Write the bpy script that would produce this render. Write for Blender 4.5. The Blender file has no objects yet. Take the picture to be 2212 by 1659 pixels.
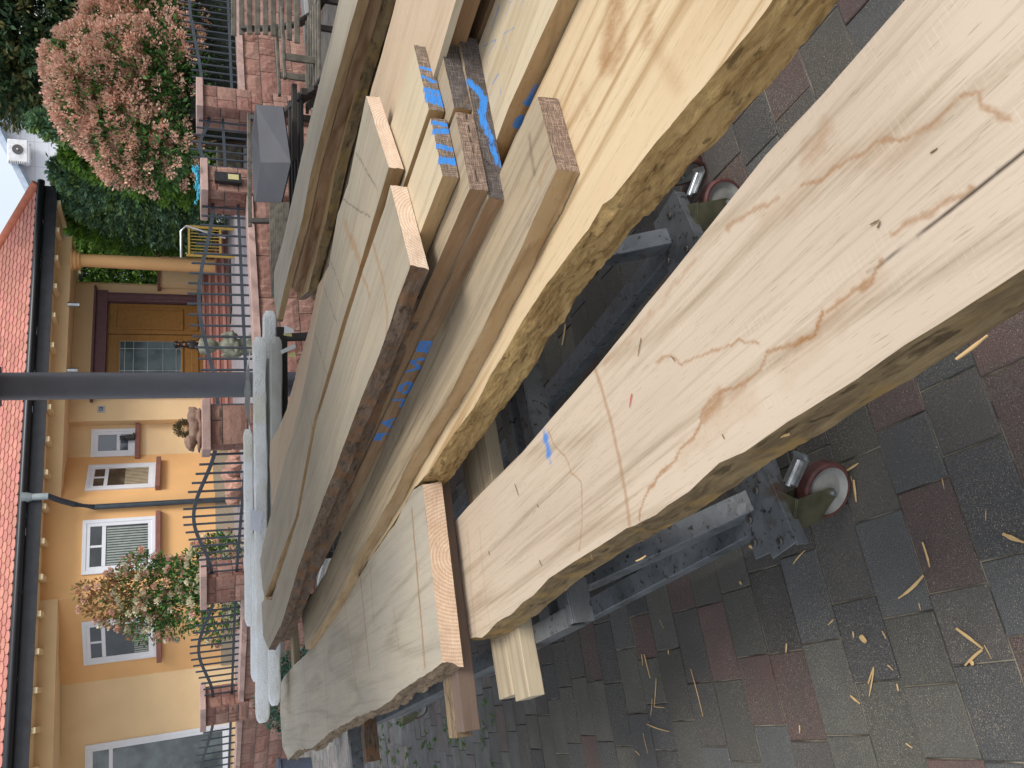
import bpy, bmesh, math, random
import numpy as np
from mathutils import Vector, Matrix

random.seed(7); rng = np.random.default_rng(7)
scene = bpy.context.scene
# ------------------------------------------------------------------ camera
# The photograph was taken with the phone held upright and is stored turned by 90 degrees:
# the world's up is the picture's left, the world's right is the picture's top.
TH = math.atan(1272/3150.); RHO = .008; H = 1.6; FP = 1728.
Fw = Vector((0, math.cos(TH), -math.sin(TH))); Dn = Vector((0, -math.sin(TH), -math.cos(TH))); Rt = Vector((1, 0, 0))
EU = (Dn - RHO*Rt).normalized(); EV = (Rt + RHO*Dn).normalized()
cam_d = bpy.data.cameras.new('camera'); cam = bpy.data.objects.new('camera', cam_d)
scene.collection.objects.link(cam); scene.camera = cam
mw = Matrix.Identity(4)
for i in range(3):
    mw[i][0] = EU[i]; mw[i][1] = EV[i]; mw[i][2] = -Fw[i]
mw[2][3] = H
cam.matrix_world = mw
cam_d.sensor_width = 36; cam_d.lens = 3150/4032*36; cam_d.clip_start = .02; cam_d.clip_end = 500
scene.render.resolution_x = 1024; scene.render.resolution_y = 768
scene.render.engine = 'CYCLES'
scene.view_settings.view_transform = 'Standard'; scene.view_settings.look = 'None'
scene.view_settings.gamma = 1; scene.view_settings.exposure = .64
# ------------------------------------------------------------------ sky and sun (overcast)
w = bpy.data.worlds.new('World'); scene.world = w; w.use_nodes = True
nt = w.node_tree; nt.nodes.clear()
SUN_EL, SUN_AZ = math.radians(50), math.radians(128)      # azimuth from +y towards +x
sky = nt.nodes.new('ShaderNodeTexSky'); sky.sky_type = 'NISHITA'; sky.sun_disc = False
sky.sun_elevation = SUN_EL; sky.sun_rotation = SUN_AZ; sky.air_density = 1.2; sky.dust_density = 5; sky.ozone_density = 2
cl = nt.nodes.new('ShaderNodeTexNoise'); cl.inputs['Scale'].default_value = 2.2; cl.inputs['Detail'].default_value = 5
tcw = nt.nodes.new('ShaderNodeTexCoord'); nt.links.new(tcw.outputs['Generated'], cl.inputs['Vector'])
cr = nt.nodes.new('ShaderNodeValToRGB'); cr.color_ramp.elements[0].position = .3; cr.color_ramp.elements[1].position = .7
cr.color_ramp.elements[0].color = (5.6, 6.3, 7.4, 1); cr.color_ramp.elements[1].color = (7.6, 7.9, 8.3, 1)
nt.links.new(cl.outputs['Fac'], cr.inputs['Fac'])
mx = nt.nodes.new('ShaderNodeMix'); mx.data_type = 'RGBA'; mx.inputs[0].default_value = .72
nt.links.new(sky.outputs[0], mx.inputs[6]); nt.links.new(cr.outputs[0], mx.inputs[7])
bg = nt.nodes.new('ShaderNodeBackground'); bg.inputs[1].default_value = .105
out = nt.nodes.new('ShaderNodeOutputWorld')
nt.links.new(mx.outputs[2], bg.inputs[0]); nt.links.new(bg.outputs[0], out.inputs[0])
sd = bpy.data.lights.new('sun', 'SUN'); sd.energy = 1.6; sd.angle = math.radians(22); sd.color = (1, .975, .94)
so = bpy.data.objects.new('sun', sd); scene.collection.objects.link(so)
sdir = Vector((math.sin(SUN_AZ)*math.cos(SUN_EL), math.cos(SUN_AZ)*math.cos(SUN_EL), math.sin(SUN_EL)))
so.rotation_euler = sdir.to_track_quat('Z', 'Y').to_euler()

# ------------------------------------------------------------------ measuring helpers (photo pixel at 2212x1659 -> place in the world)
def ray(X, Y): return Fw + EU*((X-1106)/FP) + EV*((829.5-Y)/FP)
def G(X, Y, z=0):
    d = ray(X, Y); t = (z-H)/d.z; return Vector((t*d.x, t*d.y, z))
def PY(X, Y, y):
    d = ray(X, Y); t = y/d.y; return Vector((t*d.x, y, H+t*d.z))
def PL(X, Y, p0, p1):
    n = Vector((-(p1[1]-p0[1]), p1[0]-p0[0])); d = ray(X, Y)
    t = (p0[0]*n[0]+p0[1]*n[1])/(d.x*n[0]+d.y*n[1]); return Vector((t*d.x, t*d.y, H+t*d.z))

# ------------------------------------------------------------------ object helpers
COL = scene.collection
def tag(o, label=None, cat=None, group=None, kind=None):
    if label: o['label'] = label
    if cat: o['category'] = cat
    if group: o['group'] = group
    if kind: o['kind'] = kind
    return o
def empty(name, loc, label=None, cat=None, group=None, rz=0):
    o = bpy.data.objects.new(name, None); COL.objects.link(o); o.location = loc; o.rotation_euler = (0, 0, rz)
    o.empty_display_size = .1
    return tag(o, label, cat, group)
class MB:
    def __init__(s): s.v = []; s.f = []; s.m = []; s.c = []; s.col = None
    def add(s, vs, fs, mi=0, col=None):
        b = len(s.v); s.v += [tuple(v) for v in vs]; s.f += [tuple(b+i for i in f) for f in fs]; s.m += [mi]*len(fs)
        s.c += [col or (1, 1, 1)]*len(vs)
    def box(s, c, size, rz=0, mi=0, col=None, M=None):
        x, y, z = size[0]/2, size[1]/2, size[2]/2
        vs = [Vector((a*x, b*y, d*z)) for a in (-1, 1) for b in (-1, 1) for d in (-1, 1)]
        R = M or Matrix.Rotation(rz, 3, 'Z')
        vs = [R @ v + Vector(c) for v in vs]
        s.add(vs, [(0, 1, 3, 2), (4, 6, 7, 5), (0, 4, 5, 1), (2, 3, 7, 6), (0, 2, 6, 4), (1, 5, 7, 3)], mi, col)
    def bar(s, a, b, w, h, mi=0, up=(0, 0, 1), col=None):
        a = Vector(a); b = Vector(b); d = (b-a); L = d.length; d.normalize(); u = Vector(up)
        sd_ = d.cross(u).normalized(); u = sd_.cross(d)
        M = Matrix((sd_, d, u)).transposed()
        s.box((a+b)/2, (w, L, h), M=M, mi=mi, col=col)
    def tube(s, pts, r, n=8, mi=0, caps=True, col=None):
        pts = [Vector(p) for p in pts]; rs = r if isinstance(r, (list, tuple)) else [r]*len(pts)
        vs = []; fs = []
        for i, p in enumerate(pts):
            d = (pts[min(i+1, len(pts)-1)]-pts[max(i-1, 0)]).normalized()
            u = Vector((0, 0, 1)) if abs(d.z) < .9 else Vector((1, 0, 0))
            a = d.cross(u).normalized(); b = d.cross(a)
            for k in range(n):
                t = 2*math.pi*k/n; vs.append(p+(a*math.cos(t)+b*math.sin(t))*rs[i])
        for i in range(len(pts)-1):
            for k in range(n):
                fs.append((i*n+k, i*n+(k+1) % n, (i+1)*n+(k+1) % n, (i+1)*n+k))
        if caps: fs += [tuple(range(n))[::-1], tuple((len(pts)-1)*n+k for k in range(n))]
        s.add(vs, fs, mi, col)
    def prism(s, poly, z0, z1, mi=0, col=None):
        n = len(poly); vs = [(p[0], p[1], z0) for p in poly]+[(p[0], p[1], z1) for p in poly]
        fs = [tuple(range(n))[::-1], tuple(range(n, 2*n))]+[(i, (i+1) % n, n+(i+1) % n, n+i) for i in range(n)]
        s.add(vs, fs, mi, col)
    def lathe(s, prof, c=(0, 0, 0), n=24, mi=0, col=None, axis=None):
        vs = []; fs = []; R = axis.to_track_quat('Z', 'Y').to_matrix() if axis else Matrix.Identity(3)
        for r, z in prof:
            for k in range(n):
                t = 2*math.pi*k/n; vs.append(R @ Vector((r*math.cos(t), r*math.sin(t), z))+Vector(c))
        for i in range(len(prof)-1):
            for k in range(n): fs.append((i*n+k, i*n+(k+1) % n, (i+1)*n+(k+1) % n, (i+1)*n+k))
        fs += [tuple(range(n))[::-1], tuple((len(prof)-1)*n+k for k in range(n))]
        s.add(vs, fs, mi, col)
    def build(s, name, mat, parent=None, smooth=False, bevel=0, colors=False):
        me = bpy.data.meshes.new(name); me.from_pydata(s.v, [], s.f)
        for m_ in (mat if isinstance(mat, (list, tuple)) else [mat]): me.materials.append(m_)
        if len(me.materials) > 1: me.polygons.foreach_set('material_index', s.m)
        if colors:
            at = me.color_attributes.new('col', 'FLOAT_COLOR', 'POINT')
            at.data.foreach_set('color', np.array([(c[0], c[1], c[2], 1.) for c in s.c], dtype=np.float32).ravel())
        bm = bmesh.new(); bm.from_mesh(me); bmesh.ops.recalc_face_normals(bm, faces=bm.faces[:])
        bm.to_mesh(me); bm.free()
        if smooth:
            me.polygons.foreach_set('use_smooth', [True]*len(me.polygons))
        o = bpy.data.objects.new(name, me); COL.objects.link(o)
        if smooth:
            try:
                md = o.modifiers.new('es', 'EDGE_SPLIT'); md.split_angle = math.radians(38)
            except Exception: pass
        if bevel:
            b = o.modifiers.new('bev', 'BEVEL'); b.width = bevel; b.segments = 2; b.limit_method = 'ANGLE'
        if parent: o.parent = parent
        return o
def relto(o, e):          # keep the world placement of a part whose coordinates are given in the world
    o.parent = e; o.matrix_parent_inverse = e.matrix_basis.inverted(); return o

# ------------------------------------------------------------------ noise for meshes
def vnoise(x, y, seed=0):
    x = np.asarray(x, float); y = np.asarray(y, float)
    xi = np.floor(x).astype(np.int64); yi = np.floor(y).astype(np.int64); fx = x-xi; fy = y-yi
    fx = fx*fx*(3-2*fx); fy = fy*fy*(3-2*fy)
    def h(a, b):
        n = (a*374761393 + b*668265263 + seed*974634777) & 0x7fffffff
        n = ((n ^ (n >> 13))*1274126177) & 0x7fffffff
        return ((n ^ (n >> 16)) & 0xffff)/65535.*2-1
    return (h(xi, yi)*(1-fx)+h(xi+1, yi)*fx)*(1-fy)+(h(xi, yi+1)*(1-fx)+h(xi+1, yi+1)*fx)*fy
def fnoise(x, y, seed=0, o=3):
    r = 0; a = 1
    for i in range(o): r = r+a*vnoise(np.asarray(x)*2**i, np.asarray(y)*2**i, seed+i); a *= .5
    return r

# ------------------------------------------------------------------ materials
class NT:
    def __init__(s, name):
        s.m = bpy.data.materials.new(name); s.m.use_nodes = True; s.t = s.m.node_tree
        s.p = s.t.nodes['Principled BSDF']; s.o = s.t.nodes['Material Output']
        s.tc = s.n('ShaderNodeTexCoord').outputs['Object']
    def n(s, t, **k):
        x = s.t.nodes.new(t)
        for a, b in k.items(): setattr(x, a, b)
        return x
    def l(s, a, b): s.t.links.new(a, b)
    def put(s, sock, v):
        if hasattr(v, 'links') or hasattr(v, 'is_linked'): s.l(v, sock)
        else: sock.default_value = v
    def scale(s, v, sc, off=(0, 0, 0)):
        m = s.n('ShaderNodeMapping'); s.l(v, m.inputs['Vector']); m.inputs['Scale'].default_value = sc; m.inputs['Location'].default_value = off
        return m.outputs[0]
    def noise(s, v, sc=1, det=3, rough=.5, dist=0):
        x = s.n('ShaderNodeTexNoise'); s.l(v, x.inputs['Vector']); x.inputs['Scale'].default_value = sc
        x.inputs['Detail'].default_value = det; x.inputs['Roughness'].default_value = rough; x.inputs['Distortion'].default_value = dist
        return x.outputs['Fac']
    def vor(s, v, sc=1, feat='F1', outp='Distance'):
        x = s.n('ShaderNodeTexVoronoi'); x.feature = feat; s.l(v, x.inputs['Vector']); x.inputs['Scale'].default_value = sc
        return x.outputs[outp]
    def math(s, op, a, b=0, c=0):
        x = s.n('ShaderNodeMath', operation=op)
        s.put(x.inputs[0], a); s.put(x.inputs[1], b)
        if len(x.inputs) > 2: s.put(x.inputs[2], c)
        return x.outputs[0]
    def rng(s, v, a, b, c=0, d=1, smooth=False):
        x = s.n('ShaderNodeMapRange'); s.put(x.inputs[0], v)
        if smooth: x.interpolation_type = 'SMOOTHSTEP'
        for i, q in enumerate((a, b, c, d)): x.inputs[i+1].default_value = q
        return x.outputs[0]
    def mix(s, f, a, b, mode='MIX'):
        x = s.n('ShaderNodeMix', data_type='RGBA', blend_type=mode); s.put(x.inputs[0], f)
        for i, q in ((6, a), (7, b)):
            if isinstance(q, tuple): x.inputs[i].default_value = (*q[:3], 1)
            else: s.l(q, x.inputs[i])
        return x.outputs[2]
    def ramp(s, v, pts):
        x = s.n('ShaderNodeValToRGB'); s.l(v, x.inputs[0]); e = x.color_ramp.elements
        while len(e) < len(pts): e.new(.5)
        for i, (p, c) in enumerate(pts): e[i].position = p; e[i].color = (*c, 1)
        return x.outputs[0]
    def attr(s, name):
        x = s.n('ShaderNodeAttribute'); x.attribute_name = name; return x
    def bump(s, h, st=.5, dist=.01, nrm=None):
        x = s.n('ShaderNodeBump'); s.l(h, x.inputs['Height']); x.inputs['Strength'].default_value = st; x.inputs['Distance'].default_value = dist
        if nrm: s.l(nrm, x.inputs['Normal'])
        return x.outputs[0]
    def fin(s, col, rough=.6, nrm=None, metal=0, spec=None):
        if isinstance(col, tuple): s.p.inputs['Base Color'].default_value = (*col[:3], 1)
        else: s.l(col, s.p.inputs['Base Color'])
        s.put(s.p.inputs['Roughness'], rough); s.p.inputs['Metallic'].default_value = metal
        if spec is not None: s.p.inputs['Specular IOR Level'].default_value = spec
        if nrm: s.l(nrm, s.p.inputs['Normal'])
        return s.m
def simple(name, col, rough=.6, metal=0, var=.15, sc=8, bump=0, bsc=60, spec=None):
    t = NT(name); n = t.noise(t.tc, sc, 4)
    c = t.mix(t.rng(n, .3, .7), tuple(c*(1-var) for c in col), tuple(min(1, c*(1+var)) for c in col))
    nr = t.bump(t.noise(t.tc, bsc, 3), bump, .01) if bump else None
    return t.fin(c, rough, nr, metal, spec)
_seed = [0]
def wood(name, light, dark, *A_, **K_):
    return wood_(name, tuple(x*WK*w for x, w in zip(light, (1.01, 1., .985))), tuple(x*WK*.93*w for x, w in zip(dark, (1.01, 1., .97))), *A_, **K_)
WK = 1.12
def wood_(name, light, dark, ring=9., ringstr=.55, yscale=2.6, fine=.35, grey=0., dust=.35, saw=.25, blotch=.3, rough=.62, bcol=None, greyc=(.33, .30, .26)):
    """sawn timber, grain along the local x axis; attribute 'mk' carries stains (r), paint (g), dark cracks (b)"""
    t = NT(name); _seed[0] += 3.7; sd_ = _seed[0]; v = t.scale(t.tc, (1, 1, 1), (sd_, sd_*.7, sd_*.3))
    warp = t.noise(t.scale(v, (1.1, 3, 3)), 1, 3)
    v2 = t.scale(v, (.30, yscale, yscale))
    n1 = t.noise(v2, 1.0, 1.5, .45, .25)
    r1 = t.math('PINGPONG', t.math('MULTIPLY', n1, ring*2), 1)
    line = t.rng(r1, .6, .97, 0, 1)
    fing = t.noise(t.scale(v, (5, 190, 190)), 1, 3, .6)
    fin2 = t.noise(t.scale(v, (1.4, 60, 60)), 1, 3, .6)
    f = t.math('ADD', t.math('MULTIPLY', line, ringstr), t.math('MULTIPLY', t.math('SUBTRACT', fin2, .5), fine*4.))
    f = t.math('ADD', f, t.math('MULTIPLY', t.math('SUBTRACT', fing, .5), fine*3.2))
    c = t.mix(t.math('MAXIMUM', t.math('MINIMUM', f, 1), 0), light, dark)
    # broad tone changes
    b = t.noise(t.scale(v, (1.2, 5, 5)), 1, 3, .55)
    c = t.mix(t.rng(b, .5, .8, 0, blotch), c, bcol or tuple(d*.8 for d in dark))
    if grey:
        g = t.noise(t.scale(v, (1.5, 4.5, 4.5)), 1.3, 4, .6)
        c = t.mix(t.rng(g, .38, .62, grey*.45, min(1, grey*1.1)), c, t.mix(fin2, tuple(x*1.15 for x in greyc), tuple(x*.7 for x in greyc)))
    # short dark pores
    po = t.noise(t.scale(v, (28, 420, 420)), 1, 1)
    c = t.mix(t.rng(po, .66, .74, 0, .4), c, tuple(d*.55 for d in dark))
    # pale saw strokes across the board
    if saw:
        x = t.n('ShaderNodeTexWave', wave_type='BANDS', bands_direction='X'); t.l(t.scale(v, (1, .18, 0)), x.inputs[0])
        x.inputs['Scale'].default_value = 30; x.inputs['Distortion'].default_value = .9; x.inputs['Detail'].default_value = 1
        patch = t.rng(t.noise(t.scale(v, (9, 26, 14)), 1, 4, .7), .52, .72)
        sw = t.math('MULTIPLY', t.rng(x.outputs['Fac'], .86, 1.), patch)
        c = t.mix(t.math('MULTIPLY', sw, saw), c, tuple(min(1, l*1.35) for l in light))
    # sawdust
    du = t.noise(v, 520, 2, .7); dp = t.rng(t.noise(v, 7, 2), .35, .7)
    c = t.mix(t.math('MULTIPLY', t.rng(du, .66, .73), t.math('MULTIPLY', dp, dust)), c, (.86, .76, .6))
    du2 = t.vor(v, 70); c = t.mix(t.rng(du2, .06, .035, 0, .6*dust), c, (.3, .19, .09))
    a = t.attr('mk'); sep = t.n('ShaderNodeSeparateColor'); t.l(a.outputs['Color'], sep.inputs[0])
    jn = t.noise(v, 160, 3, .7)
    st = t.math('MULTIPLY', sep.outputs[0], t.rng(jn, .25, .75, .7, 1.25))
    c = t.mix(t.math('MINIMUM', t.math('MULTIPLY', st, 1.25), 1), c, (.30, .14, .045), 'MIX')
    pt = t.rng(t.math('ADD', sep.outputs[1], t.math('MULTIPLY', t.math('SUBTRACT', fin2, .5), .9)), .25, .6, 0, 1)
    pt = t.math('MULTIPLY', pt, t.rng(sep.outputs[1], 0.02, .3))
    c = t.mix(t.math('MULTIPLY', pt, .9), c, (.04, .21, .58))
    c = t.mix(t.math('MINIMUM', sep.outputs[2], 1), c, (.035, .02, .012))
    h = t.math('ADD', t.math('MULTIPLY', fing, .5), t.math('MULTIPLY', fin2, .5))
    nr = t.bump(h, .35, .0025)
    return t.fin(c, rough, nr, spec=.3)
def endgrain(name, light, dark, cy=0, cz=-.12, scale=150, crackle=.2, weather=0.):
    t = NT(name); _seed[0] += 2.3
    m = t.scale(t.tc, (0, 1, 1), (0, -cy, -cz))
    wv = t.n('ShaderNodeTexWave', wave_type='RINGS', rings_direction='X'); t.l(m, wv.inputs[0])
    wv.inputs['Scale'].default_value = scale; wv.inputs['Distortion'].default_value = 3.2; wv.inputs['Detail'].default_value = 2; wv.inputs['Detail Scale'].default_value = .25
    n = t.noise(t.tc, 18, 3)
    c = t.mix(t.math('MULTIPLY', wv.outputs['Fac'], .7), light, dark)
    c = t.mix(t.rng(n, .4, .7, 0, .4), c, tuple(d*.9 for d in dark))
    # saw tooth scratches
    s_ = t.noise(t.scale(t.tc, (20, 40, 420)), 1, 1, .5, .6); s2 = t.noise(t.scale(t.tc, (20, 420, 40)), 1, 1, .5, .6)
    c = t.mix(t.rng(t.math('MAXIMUM', s_, s2), .56, .68, 0, min(1, crackle*1.5)), c, tuple(min(1, l*1.7) for l in light))
    c = t.mix(t.rng(t.math('MINIMUM', s_, s2), .42, .3, 0, crackle), c, tuple(d*.4 for d in dark))
    a = t.attr('mk'); sep = t.n('ShaderNodeSeparateColor'); t.l(a.outputs['Color'], sep.inputs[0])
    c = t.mix(t.math('MINIMUM', sep.outputs[0], 1), c, (.32, .2, .1))
    jn = t.noise(t.scale(t.tc, (1, 40, 160)), 1, 3, .7)
    pt = t.rng(t.math('ADD', sep.outputs[1], t.math('MULTIPLY', t.math('SUBTRACT', jn, .5), 2.6)), .3, .75)
    c = t.mix(t.math('MULTIPLY', pt, t.rng(sep.outputs[1], .02, .25)), c, (.055, .27, .74))
    c = t.mix(t.math('MINIMUM', sep.outputs[2], 1), c, (.02, .012, .01))
    return t.fin(c, .7, t.bump(t.math('ADD', s_, s2), .5, .003), spec=.25)
def bark(name, light, dark, sc=1., warm=None, rough=.85, st=.8):
    t = NT(name); v = t.tc; _seed[0] += 1.9; v = t.scale(v, (1, 1, 1), (_seed[0], 0, _seed[0]*.5))
    n1 = t.noise(t.scale(v, (7*sc, 34*sc, 34*sc)), 1, 6, .68, .8)
    n2 = t.noise(t.scale(v, (30*sc, 120*sc, 120*sc)), 1, 4, .6)
    c = t.mix(t.rng(n1, .33, .62), dark, light); ck = t.noise(t.scale(v, (22*sc, 70*sc, 70*sc)), 1, 3, .6); c = t.mix(t.rng(ck, .42, .34, 0, .75), c, tuple(d*.45 for d in dark))
    c = t.mix(t.rng(n2, .45, .7, 0, .45), c, tuple(min(1, l*1.25) for l in light))
    if warm: c = t.mix(t.rng(t.noise(v, 13, 3), .5, .66, 0, .7), c, warm)
    a = t.attr('mk'); sep = t.n('ShaderNodeSeparateColor'); t.l(a.outputs['Color'], sep.inputs[0])
    pt = t.rng(t.math('ADD', sep.outputs[1], t.math('MULTIPLY', t.math('SUBTRACT', n2, .5), .8)), .3, .55)
    c = t.mix(t.math('MULTIPLY', pt, t.rng(sep.outputs[1], .02, .2)), c, (.02, .16, .5))
    c = t.mix(t.math('MINIMUM', sep.outputs[2], 1), c, (.02, .012, .01))
    return t.fin(c, rough, t.bump(t.math('ADD', n1, t.math('MULTIPLY', n2, .5)), st, .008), spec=.2)

# ------------------------------------------------------------------ plank builder
def poly_at(pts, ts):
    P = np.array([(p.x, p.y) for p in pts]); d = np.r_[0, np.cumsum(np.hypot(*np.diff(P, axis=0).T))]; d /= d[-1]
    return np.stack([np.interp(ts, d, P[:, 0]), np.interp(ts, d, P[:, 1])], 1)
def seg_d(V, A, B):
    A = np.array(A); B = np.array(B); ba = B-A; L = (ba*ba).sum()+1e-12
    h = np.clip(((V-A)@ba)/L, 0, 1); return np.linalg.norm(V-A-h[:, None]*ba, axis=1), h
def plank(name, Lp, Rp, z, th, mats, label, cat='plank', group=None, ds=.012, dw=.02, edge=(0, 0), rough=(0, 0), bulge=(0, 0), marks=(), kside=5, wav=.0012, seed=1, parent=None, z_far=None):
    """Lp/Rp: left and right top edges far->near as photo pixels on the plane z. mats: top, left side, end, right side.
    edge: wander of the left/right edge, rough: relief of the sides, bulge: how far the lower edge stands out"""
    L0 = [G(x, y, z) for x, y in Lp]; R0 = [G(x, y, z) for x, y in Rp]
    length = max((L0[0]-L0[-1]).length, (R0[0]-R0[-1]).length); width = (L0[-1]-R0[-1]).length
    N = max(8, int(length/ds)); M = max(4, int(width/dw)); K = kside
    ts = np.linspace(0, 1, N+1); Lw = poly_at(L0, ts); Rw = poly_at(R0, ts)
    a = (Lw[0]+Rw[0])/2; b = (Lw[-1]+Rw[-1])/2; ux = (b-a)/np.linalg.norm(b-a); uy = np.array((-ux[1], ux[0])); c = (a+b)/2
    def loc(P): Q = P-c; return np.stack([Q@ux, Q@uy], 1)
    Ll, Rl = loc(Lw), loc(Rw)            # looking towards the camera, the left edge of the picture is at -y*sgn
    sg = 1 if Ll[:, 1].mean() > Rl[:, 1].mean() else -1
    x = ts*length
    Ll[:, 1] += sg*edge[0]*fnoise(x*9, 0*x, seed, 4); Rl[:, 1] -= sg*edge[1]*fnoise(x*9, 0*x, seed+9, 4)
    k = np.linspace(0, 1, K+1)
    def side(E, s, bl, rg, sdn):
        X = np.repeat(E[:, 0][:, None], K+1, 1); Yv = np.repeat(E[:, 1][:, None], K+1, 1)
        kk = k[None, :]+0*X; off = bl*kk**.8 + rg*(fnoise(x[:, None]*9+0*kk, kk*th*45, sdn, 3)*np.minimum(1, kk*4) + .55*np.abs(fnoise(x[:, None]*30, kk*th*110, sdn+5, 3))*np.minimum(1, kk*4))
        off = off + rg*.35*fnoise(x[:, None]*5+0*kk, kk*1.5, sdn+3, 2)*kk
        zz = -kk*th + 0*X; zz[:, 1:-1] += rg*.3*fnoise(x[:, None]*30, kk*th*50, sdn+7, 3)[:, 1:-1]
        m_ = max(3, int(.16/(length/N))); e_ = E[:, 1]; pad = np.r_[np.linspace(e_[0]-(e_[m_]-e_[0]), e_[0], m_, False), e_, np.linspace(e_[-1], e_[-1]+(e_[-1]-e_[-1-m_]), m_+1)[1:]]
        sm = np.convolve(pad, np.ones(2*m_+1)/(2*m_+1), 'valid'); sm = sm[:len(e_)]
        return X, Yv+s*off+.8*kk*(sm-e_)[:, None], zz
    SL = side(Ll, sg, bulge[0], rough[0], seed+20); SR = side(Rl, -sg, bulge[1], rough[1], seed+40)
    mb_v = []; fs = []; mi = []; base = 0
    def grid(X, Y, Z, m, flip):
        nonlocal base
        n, q = X.shape; mb_v.append(np.stack([X, Y, Z], -1).reshape(-1, 3))
        i = np.arange(n-1)[:, None]*q+np.arange(q-1)[None, :]+base; i = i.ravel()
        F = np.stack([i, i+1, i+q+1, i+q], 1); 
        if flip: F = F[:, ::-1]
        fs.append(F); mi.extend([m]*len(F)); base += n*q
    s = np.linspace(0, 1, M+1)[None, :]
    TX = Ll[:, :1]*(1-s)+Rl[:, :1]*s; TY = Ll[:, 1:]*(1-s)+Rl[:, 1:]*s
    TZ = wav*fnoise(TX*6, TY*14, seed+2, 2)*np.sin(np.pi*s)**.5
    fl = sg > 0
    grid(TX, TY, TZ, 0, not fl)
    grid(*SL, 1, fl); grid(*SR, 3, not fl)
    for e, fe in ((0, False), (-1, True)):
        kk = k[None, :]; sv = s.reshape(-1, 1)
        X = SL[0][e][None, :]*(1-sv)+SR[0][e][None, :]*sv; Y = SL[1][e][None, :]*(1-sv)+SR[1][e][None, :]*sv; Z = np.repeat(-k[None, :]*th, M+1, 0)
        X = X + .0012*fnoise(Y*60, Z*60, seed+3, 2)*np.sin(np.pi*kk)
        grid(X, Y, Z, 2, (not fl) ^ fe)
    bx = np.stack([SL[0][:, -1], SR[0][:, -1]], 1); by = np.stack([SL[1][:, -1], SR[1][:, -1]], 1); grid(bx, by, 0*bx-th, 1, fl)
    V = np.concatenate(mb_v); F = np.concatenate(fs)
    me = bpy.data.meshes.new(name); me.from_pydata(V.tolist(), [], F.tolist())
    for m_ in mats: me.materials.append(m_)
    me.polygons.foreach_set('material_index', mi)
    me.polygons.foreach_set('use_smooth', [True]*len(F))
    mk = np.zeros((len(V), 4), np.float32); mk[:, 3] = 1
    if marks:
        for ch, pts, wd, strength, jit, soft in marks:
            W = [np.array(((Vector((p[0], p[1]))-Vector(c)).dot(Vector(ux)), (Vector((p[0], p[1]))-Vector(c)).dot(Vector(uy)), p[2]-z)) for p in pts]
            J = V+jit*np.stack([fnoise(V[:, 0]*45, V[:, 1]*45, 5+int(ch), 3), fnoise(V[:, 0]*45, V[:, 1]*45, 55, 3), 0*V[:, 0]], 1)
            best = np.full(len(V), 9.)
            for A, B in zip(W[:-1], W[1:]):
                d, _ = seg_d(J, A, B); best = np.minimum(best, d)
            val = strength*np.clip((wd-best)/(soft*wd+1e-6), 0, 1)
            mk[:, ch] = np.maximum(mk[:, ch], val)
    at = me.color_attributes.new('mk', 'FLOAT_COLOR', 'POINT'); at.data.foreach_set('color', mk.ravel())
    o = bpy.data.objects.new(name, me); COL.objects.link(o)
    o.location = (c[0], c[1], z); o.rotation_euler = (0, 0, math.atan2(ux[1], ux[0]))
    if parent: o.parent = parent
    else: tag(o, label, cat, group)
    return o
def gp(z, *pts): return [G(x, y, z) for x, y in pts]
# ================================================================== ground
def lin(h):
    h = h.lstrip('#'); r = []
    for i in (0, 2, 4):
        x = int(h[i:i+2], 16)/255; r.append(x/12.92 if x <= .04045 else ((x+.055)/1.055)**2.4)
    return tuple(r)
def mat_paver():
    t = NT('paver'); a = t.attr('col').outputs['Color']; v = t.tc
    n = t.noise(v, 9, 4); c = t.mix(t.rng(n, .3, .7, .15, .6), a, (.085, .08, .072))
    g = t.noise(v, 260, 2, .7); c = t.mix(t.rng(g, .56, .72, 0, .5), c, (.2, .19, .17)); c = t.mix(t.rng(g, .42, .3, 0, .5), c, (.015, .015, .017))
    du = t.noise(v, 420, 2, .8); pa = t.rng(t.noise(v, 2.2, 3), .35, .62)
    c = t.mix(t.math('MULTIPLY', t.rng(du, .59, .67), t.math('MULTIPLY', pa, 1.)), c, (.50, .42, .3))
    vo = t.vor(t.scale(v, (1, 1, 0)), 55); c = t.mix(t.rng(vo, .09, .05, 0, .55), c, (.5, .38, .22))
    return t.fin(c, t.rng(n, .3, .7, .8, .95), t.bump(g, .6, .004), spec=.15)
M_PAV = mat_paver()
def mat_joint():
    t = NT('joint_sand'); n = t.noise(t.tc, 60, 4); m = t.rng(t.noise(t.tc, 1.3, 3), .5, .62)
    far = t.n('ShaderNodeSeparateXYZ'); t.l(t.tc, far.inputs[0])
    c = t.mix(t.rng(t.noise(t.tc, 9, 4), .4, .6), (.06, .052, .042), (.30, .26, .19))
    fy = t.rng(far.outputs[1], 4., 7.5); c = t.mix(t.math('MULTIPLY', t.math('MULTIPLY', m, fy), .8), c, (.06, .11, .02))
    return t.fin(c, .95, t.bump(n, .6, .005))
base = MB(); base.add([(-60, -30, -.005), (60, -30, -.005), (60, 90, -.005), (-60, 90, -.005)], [(0, 1, 2, 3)])
tag(base.build('ground', mat_joint()), kind='structure')
pav = MB()
ga = G(1110+.0, 1250)-G(1300, 1640)       # direction of the courses, measured on the photo
CA = math.atan2(*(G(1590, 1255)-G(1660, 1540)).yx)
PW = .16
cols = [(.082, .08, .068), (.09, .087, .075), (.075, .078, .08), (.052, .053, .057), (.062, .063, .065), (.092, .058, .054), (.105, .062, .056), (.072, .066, .062), (.08, .075, .065), (.064, .057, .055)]
cu = Vector((math.cos(CA), math.sin(CA), 0)); cv = Vector((-math.sin(CA), math.cos(CA), 0))
rr = random.Random(3)
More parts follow.
